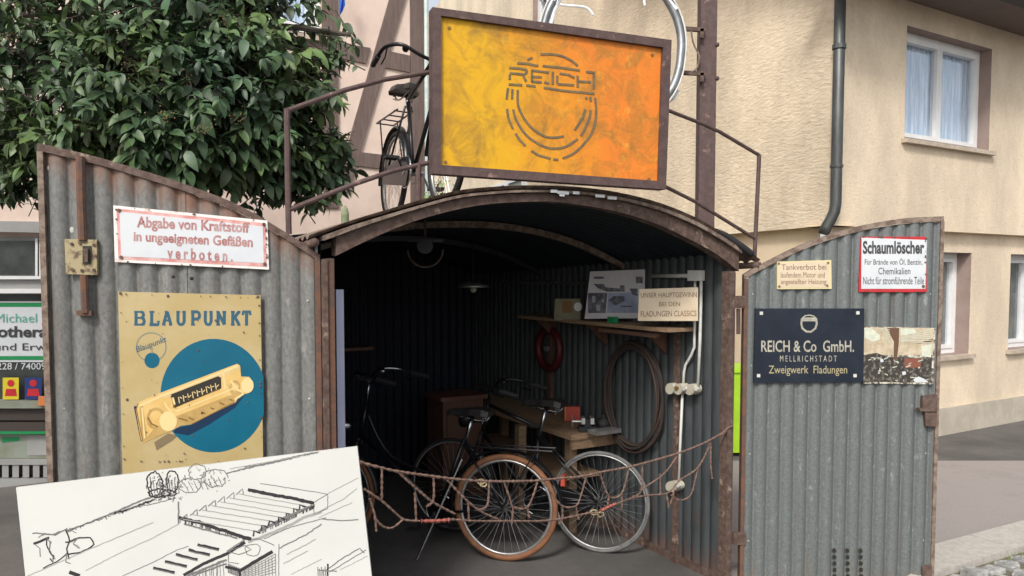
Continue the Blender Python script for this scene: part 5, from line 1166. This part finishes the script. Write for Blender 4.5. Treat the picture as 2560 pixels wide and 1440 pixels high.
# ---------------------------------------------------------------- white board with a drawing, leaning in front
bd_c = Vector((-.95, 2.3, .9)); BD = Pl((-.93, 2.32, 1.1), (.05, -1, .07))
TL, TR = (40, 1219), (893, 1116)
a, b = BD(*TL), BD(*TR); ex = (b - a).normalized(); ey = BD.n.cross(ex); ey = -ey if ey.z > 0 else ey
hgt = a.z / -ey.z * .995
bdt = thing('drawing_board', 'white foam board with an ink drawing of a factory before the left door', 'board', tuple(a + ey * hgt))
m = MB(); m.hexa([a, b, b + ey * hgt, a + ey * hgt], [v - BD.n * .012 for v in (a, b, b + ey * hgt, a + ey * hgt)]); m.build('panel', paper, bdt)
ed = MB(); 
def DR(l): return [(x / 2.612, 1080 + y / 2.612) for x, y in l]
inkb, inkg, inkx = MB(), MB(), MB()
cnt = [0]
def st(l, wpx, k=0, jit=1.0, rep=1):
    B3 = (inkb, inkg, inkx)[k]
    for r_ in range(rep):
        pts = DR(l); out = []
        for i in range(len(pts) - 1):
            (x0, y0), (x1, y1) = pts[i], pts[i + 1]; n = max(1, int(math.hypot(x1 - x0, y1 - y0) / 7))
            for j in range(n): t = j / n; out.append((x0 + (x1 - x0) * t + rnd.gauss(0, .35 * jit), y0 + (y1 - y0) * t + rnd.gauss(0, .35 * jit)))
        out.append(pts[-1]); cnt[0] += 1; B3.ribbon(BD, out, wpx * (1.7 if k == 2 else 1.35), .0006 + (cnt[0] % 60) * .00001)
def squig(cx, cy, rx, ry, n, wpx, k=0, a0=0, a1=6.28):
    l = []
    for i in range(n): a = a0 + (a1 - a0) * i / (n - 1); l.append((cx + rx * math.cos(a) * (1 + rnd.uniform(-.14, .14)), cy + ry * math.sin(a) * (1 + rnd.uniform(-.14, .14))))
    st(l, wpx, k, 1.5)
# horizon with trees
st([(280, 890), (390, 835), (440, 790)], 2.2); st([(430, 650), (560, 600), (760, 520), (940, 440), (1080, 400)], 2.6, 1, 2, 2); st([(740, 530), (880, 490), (1000, 440)], 3, 0, 2.5); st([(830, 500), (1000, 470), (1150, 430)], 1.6, 1, 2)
squig(1010, 340, 50, 80, 26, 2.6, 0); squig(1125, 320, 40, 70, 24, 2.4, 0); squig(1290, 260, 60, 50, 22, 1.6, 1); squig(1400, 300, 80, 60, 26, 1.7, 1); squig(1240, 350, 70, 50, 22, 1.6, 1); squig(1040, 400, 70, 25, 20, 3, 0); squig(1100, 400, 50, 20, 16, 2.4, 0)
for i in range(10): st([(980 + i * 20, 300 + (i % 3) * 15), (990 + i * 20, 400)], 1.4, 1 if i % 2 else 0)
for i in range(8): st([(1200 + i * 32, 330 - i * 5), (1230 + i * 32, 390 - i * 5)], 1.2, 1)
st([(1480, 270), (1700, 215), (1900, 165), (2080, 130)], 2, 1, 2, 2); st([(1600, 230), (1760, 205), (1900, 170)], 2.2, 1, 2); st([(1500, 240), (2000, 150)], 1.1, 2)
# figure-like tree at left
st([(220, 730), (320, 690)], 4.2); st([(215, 660), (340, 670), (440, 630)], 2.2, 1, 2); st([(230, 735), (260, 760), (262, 815)], 1.5, 1); st([(300, 690), (310, 760), (350, 810), (345, 850), (325, 825)], 2.2, 0, 2); st([(430, 640), (455, 700), (435, 760), (450, 830)], 2.4, 0, 2.2); st([(430, 720), (520, 690), (590, 690), (615, 735), (590, 755), (530, 785), (440, 800)], 2.6, 0, 1.6); st([(460, 720), (500, 700)], 1.6, 1)
# long roof with saw teeth
st([(1165, 455), (1165, 600)], 2.6, 1); st([(1168, 560), (1300, 590), (1450, 640), (1600, 690), (1640, 700)], 6, 0, 2.4, 2); st([(1620, 378), (1760, 405), (1900, 430), (2050, 465)], 5.5, 0, 2.4, 2); st([(1200, 600), (1550, 695)], 3, 1, 2)
teeth = [((1195, 570), (1690, 650)), ((1260, 540), (1740, 615)), ((1320, 510), (1790, 585)), ((1380, 480), (1850, 560)), ((1440, 455), (1900, 535)), ((1500, 430), (1950, 505)), ((1560, 405), (1990, 480))]
for (p, q) in teeth: st([p, q], 1.3, 2); st([(p[0] - 20, p[1] + 5), (p[0] + 25, p[1] - 35), (p[0] + 28, p[1] + 5)], 1.6, 1); st([(q[0] - 35, q[1] + 30), (q[0] - 30, q[1] - 5), (q[0] + 10, q[1] + 10)], 3, 0, 2)
st([(1690, 650), (1800, 590), (2040, 480)], 5, 1, 2.5, 2); st([(1620, 720), (1800, 650), (1980, 560), (2100, 520)], 4, 2, 2); st([(1700, 335), (2140, 405), (2140, 500), (2050, 540), (2050, 460), (2140, 405)], 1.3, 1)
st([(1720, 700), (1900, 620), (2130, 560)], 1.5, 1)
# lower building
st([(1200, 935), (1330, 860), (1480, 795), (1600, 720)], 5.5, 0, 1.2, 2); st([(1220, 940), (1480, 835)], 3.6, 1, 2, 2); st([(1260, 940), (1480, 860)], 3, 1, 2)
for i, (x, y) in enumerate(((1290, 735), (1230, 770), (1150, 800), (1080, 845), (1000, 885))): st([(x, y), (x + 70, y + 18), (x + 140, y + 32)], 5.4, 0, 1.6); st([(x, y + 8), (x + 138, y + 40)], 2, 1)
st([(800, 940), (1000, 850), (1160, 770), (1230, 745)], 1.2, 1); st([(560, 905), (760, 800), (1000, 690), (1170, 600)], 1.0, 2); st([(450, 915), (520, 940)], 7)
st([(1470, 880), (1560, 900), (1570, 940)], 5, 0, 1, 2); st([(1560, 910), (1660, 850), (1780, 780)], 6, 0, 1, 2); st([(1480, 780), (1600, 700), (1700, 700), (1790, 740)], 1.6, 1); st([(1490, 780), (1560, 800), (1640, 770), (1600, 740), (1490, 780)], 1.6, 1); st([(1490, 800), (1490, 850), (1560, 860)], 1.4, 1)
for i in range(7): st([(1580, 915 + i * 9 - 0), (1800, 795 + i * 20)], 1.1, 1)
for i in range(10): st([(1600 + i * 22, 905 - i * 12), (1602 + i * 22, 940)], 1.1, 1)
for i in range(5): st([(1260 + i * 40, 940), (1262 + i * 40, 920 - i * 14)], 1.2, 1)
st([(1820, 730), (1820, 940)], 1.4, 1); squig(1650, 770, 50, 40, 14, 1.5, 1)
# street lines on the right
st([(1820, 760), (2000, 670), (2100, 600)], 2.2, 1, 2); st([(2100, 568), (2240, 580), (2340, 572)], 2, 1); st([(2000, 560), (2240, 440), (2330, 370)], 1.2, 2); st([(2140, 400), (2340, 300)], 1.1, 2); st([(2080, 560), (2300, 460)], 1.1, 2)
st([(2130, 900), (2240, 820), (2350, 760), (2380, 790)], 2, 1, 2); st([(2150, 915), (2390, 770)], 1.6, 1, 2); st([(2140, 860), (2140, 940)], 3, 0); st([(2080, 905), (2200, 910)], 2, 1, 3); st([(1900, 930), (2100, 830)], 1.0, 2); st([(2220, 900), (2400, 810)], 1.0, 2)
for i in range(5): st([(2075 + i * 12, 880 + (i % 2) * 15), (2078 + i * 12, 940)], 1.6, 1)
for i in range(46):
    t = i / 46; x, y = 440 + 720 * t, 645 - 250 * t; st([(x, y), (x + rnd.uniform(-14, 14), y + rnd.uniform(-16, 10)), (x + rnd.uniform(-12, 16), y + rnd.uniform(-8, 14))], 1.4, rnd.choice((0, 1)), 2)
for i in range(60): x, y = rnd.gauss(1075, 62), rnd.gauss(350, 45); st([(x, y), (x + rnd.uniform(-16, 16), y + rnd.uniform(-22, 22)), (x + rnd.uniform(-14, 14), y + rnd.uniform(-20, 20))], 1.3, rnd.choice((0, 1)), 2)
for i in range(60): x, y = rnd.gauss(1340, 70), rnd.gauss(300, 45); st([(x, y), (x + rnd.uniform(-18, 18), y + rnd.uniform(-20, 20))], 1.1, rnd.choice((1, 2)), 2)
for i in range(40): t = rnd.random(); x, y = 1500 + 560 * t, 262 - 125 * t; st([(x, y), (x + rnd.uniform(6, 18), y + rnd.uniform(-12, 6))], 1.2, 1, 2)
for i in range(50): t = rnd.random(); x, y = 1690 + 350 * t, 655 - 170 * t; st([(x, y), (x + 14, y - 8 + rnd.uniform(-4, 4)), (x + 10, y + 14)], 1.6, rnd.choice((0, 1)), 1.5)
for i in range(34): t = rnd.random(); x, y = 1168 + 440 * t, 563 + 130 * t; st([(x, y), (x + rnd.uniform(-3, 3), y + rnd.uniform(14, 30))], 1.5, rnd.choice((0, 1)), 1)
for i in range(14): t = i / 14; x, y = 1490 + 80 * t, 860 + 30 * t; st([(x, y), (x, y + 60)], 1.2, 1)
for i in range(12): t = i / 12; x, y = 1210 + 270 * t, 935 - 110 * t; st([(x, y), (x + 3, 945)], 1.0, 1)
for l in ([(430, 655), (470, 640), (500, 660)], [(300, 690), (330, 720), (320, 780), (360, 830)], [(435, 800), (430, 850), (460, 860)], [(500, 690), (480, 730), (520, 760)], [(250, 690), (290, 665), (360, 672), (420, 640)]): st(l, 1.4, 1, 3, 2)
st([(1870, 800), (1980, 745), (2060, 700)], 1.2, 2); st([(1850, 860), (2010, 775)], 1.1, 2); st([(180, 940), (420, 835), (700, 715), (1000, 590)], 1.0, 2)
for B3, nm, mm in ((inkb, 'dark_ink_lines', ink), (inkg, 'grey_ink_lines', inkl), (inkx, 'pale_ink_lines', inkp)): stuff(B3.build(nm, mm, bdt, clean=False))

# ---------------------------------------------------------------- tree with large glossy leaves
tr = thing('broadleaf_tree', 'dark green glossy leaved tree overhanging the left door of the shed', 'tree', (-2.75, 4.9, 0))
m = MB(); m.tube(smooth([(-2.75, 4.9, 0), (-2.72, 4.92, 1.0), (-2.65, 4.85, 1.9), (-2.4, 4.7, 2.6), (-2.1, 4.6, 3.4)], 5), [.14 - .0045 * i for i in range(21)], 10); m.build('trunk', barkm, tr, smooth=True)
tips = []
def blob(px, py, d, rx, rz_b, ry, n, droop=.35):
    tips.append((Pl((0, d, 0), (0, -1, 0))(px, py), rx, ry, rz_b, n, droop))
for a in ((60, 40, 4.7, .75, .6, .6, 75), (300, 60, 4.5, .75, .62, .6, 85), (560, 70, 4.6, .72, .62, .55, 85), (120, 250, 4.4, .6, .48, .5, 75), (380, 260, 4.1, .6, .5, .5, 85), (610, 250, 4.3, .55, .5, .5, 80),
          (600, 90, 4.6, .34, .4, .4, 55), (735, 260, 4.5, .22, .3, .35, 40), (500, 370, 4.1, .42, .26, .4, 60), (250, 380, 4.3, .6, .3, .4, 60), (30, 400, 4.6, .5, .2, .4, 45), (700, 400, 4.5, .32, .22, .35, 48), (805, 395, 4.6, .19, .24, .3, 34), (735, 205, 4.7, .22, .22, .3, 26),
          (620, 410, 4.3, .25, .16, .3, 26), (-140, 200, 4.6, .6, .7, .6, 50), (300, -150, 4.6, 1.3, .6, .8, 60), (570, -60, 4.8, .36, .35, .4, 26), (-60, 430, 4.7, .3, .12, .3, 12), (876, 88, 4.6, .04, .04, .04, 1), (835, 150, 4.6, .06, .08, .1, 3), (760, 445, 4.5, .2, .12, .2, 14), (560, 430, 4.2, .16, .1, .2, 10), (655, 485, 4.4, .04, .05, .05, 2), (700, 495, 4.4, .05, .04, .05, 2), (745, 500, 4.5, .05, .05, .05, 2), (815, 500, 4.5, .05, .05, .05, 2), (858, 462, 4.5, .04, .06, .05, 2), (30, 482, 4.6, .1, .04, .1, 4), (85, 470, 4.6, .06, .04, .1, 3)): blob(*a)

twigs = MB(); leaves = []
def leaf_verts(L, Wd, fold, curl, nseg=5):
    vs = []; 
    for i in range(nseg + 1):
        t = i / nseg; w_ = Wd * (math.sin(math.pi * min(1, t ** .8)) ** .8 if 0 < t < 1 else 0); z = -curl * t * t * L
        vs += [(-w_ / 2, t * L, z + fold * w_), (0, t * L, z), (w_ / 2, t * L, z + fold * w_)]
    fs_ = []
    for i in range(nseg):
        for j in (0, 1): a = i * 3 + j; fs_.append((a, a + 1, a + 4, a + 3))
    return vs, fs_
LV = [leaf_verts(1, w_, f, c) for w_, f, c in ((.46, .2, .18), (.54, .12, .3), (.42, .25, .1), (.5, .08, .45))]
root3 = Vector((-2.3, 4.65, 3.0))
for (c, rx, ry, rz_b, n, droop) in tips:
    # a limb from the crown's heart to every cluster
    mid = root3.lerp(c, .5) + Vector((0, 0, .15)); m_l = smooth([root3, mid, c], 4)
    if c.z < 5: twigs.tube(m_l, [.03 - .0022 * i for i in range(len(m_l))], 6)
    for _ in range(int(n * 1.8)):
        while True:
            v = Vector((rnd.uniform(-1, 1), rnd.uniform(-1, 1), rnd.uniform(-1, 1)))
            if .25 < v.length < 1: break
        tip = c + Vector((v.x * rx, v.y * ry, v.z * rz_b)) * rnd.choice((1, 1, 1, 1.14)); d_ = (v.normalized() + Vector((0, -.25, -.15)) + Vector((rnd.uniform(-.7, .7), rnd.uniform(-.7, .7), rnd.uniform(-.6, .35)))).normalized()
        base_ = tip - d_ * .22; twigs.tube([base_, tip], [.004, .002], 4, cap=False)
        k = rnd.randint(8, 13); s_t = .8 + .35 * rnd.random()
        for j in range(k):
            f = .25 + .75 * j / (k - 1); p = base_.lerp(tip, f); side = d_.orthogonal().normalized(); side.rotate(Matrix.Rotation(j * 2.4 + rnd.uniform(-.3, .3), 3, d_))
            ld = (d_ * (.5 if j < k - 2 else 1.1) + side * .9 + Vector((0, 0, -droop - .35 * rnd.random()))).normalized()
            L = rnd.uniform(.048, .1) * s_t * (1.12 if c.y < 4.35 else .95); up = Vector((0, -.45, 1)) + Vector((rnd.uniform(-.7, .7), rnd.uniform(-.5, .5), 0)); xa = ld.cross(up).normalized(); za = xa.cross(ld)
            leaves.append((Matrix((xa * L, ld * L, za * L)).transposed().to_4x4(), p, L, rnd.randrange(4)))
tw = twigs.build('branches', barkm, tr, clean=False)
def vis(p):
    v = p - CP; f = v.y * cp_ - v.z * sp_; u = v.y * sp_ + v.z * cp_; return 1280 + v.x / f * F_PX, PPY - u / f * F_PX, f
order = []
for i, (M_, p, L, k) in enumerate(leaves):
    x, y, f = vis(p)
    if 0 < x < 900 and 0 < y < 480: order.append((f - L * 2 , i))
order.sort(); single = {i for _, i in order[:300]}
lm = []
for vs, fs_ in LV:
    me = bpy.data.meshes.new('leaf'); me.from_pydata(vs, [], fs_); me.materials.append(leafm)
    for p in me.polygons: p.use_smooth = True
    lm.append(me)
big_ = MB(); rt = tr.location
for i, (M_, p, L, k) in enumerate(leaves):
    if i in single:
        o = bpy.data.objects.new('leaf', lm[k]); COL.objects.link(o); o.parent = tr; M4 = M_.copy(); M4.translation = p - rt; o.matrix_local = M4
    else:
        vs, fs_ = LV[k]; M3 = M_.to_3x3(); big_.add([M3 @ Vector(v) + p for v in vs], fs_)
cr = big_.build('crown', leafm, tr, smooth=True, clean=False); cr['kind'] = 'stuff'
for (x, y, d) in ((330, 165, 3.9), (400, 180, 3.8), (270, 210, 4.0), (325, 200, 3.9), (470, 200, 3.9), (415, 290, 3.7), (515, 320, 3.7), (590, 300, 3.9), (620, 150, 4.2), (240, 120, 4.1), (700, 240, 4.2), (20, 90, 4.1), (550, 50, 4.2)):
    c = Pl((0, d, 0), (0, -1, 0))(x, y); m = MB()
    for k in range(26): m.ball(c + Vector((rnd.gauss(0, .024), rnd.gauss(0, .02), rnd.gauss(0, .02))), rnd.uniform(.003, .0055), 5)
    m.build('bud_cluster', berrym, tr)['kind'] = 'stuff'
# small shrub behind the roof between the houses
sh_ = MB(); c = Pl((0, 7.5, 0), (0, -1, 0))(1100, 500)
for k in range(260):
    p = c + Vector((rnd.gauss(0, .09), rnd.gauss(0, .09), rnd.gauss(-.12, .14))); vs, fs_ = LV[k % 4]; E = Matrix.Rotation(rnd.uniform(0, 6), 3, 'Z') @ Matrix.Rotation(rnd.uniform(-1.2, .8), 3, 'X') * .07; sh_.add([E @ Vector(v) + p for v in vs], fs_)
sb_ = thing('climbing_shrub', 'bit of light green shrub showing between the two houses above the roof', 'shrub', (c.x, c.y, 0))
f_ = sh_.build('foliage', mat('light_leaf', (.12, .2, .05), (.16, .26, .08), 6, rough=.6, island=.3), sb_, clean=False); f_['kind'] = 'stuff'
m = MB(); m.tube([(c.x, c.y, 0), (c.x + .03, c.y, 1.2), (c.x, c.y, c.z - .1)], .02, 6); m.build('stem', barkm, sb_)
for o in bpy.data.objects:
    if '_w' in o: del o['_w']
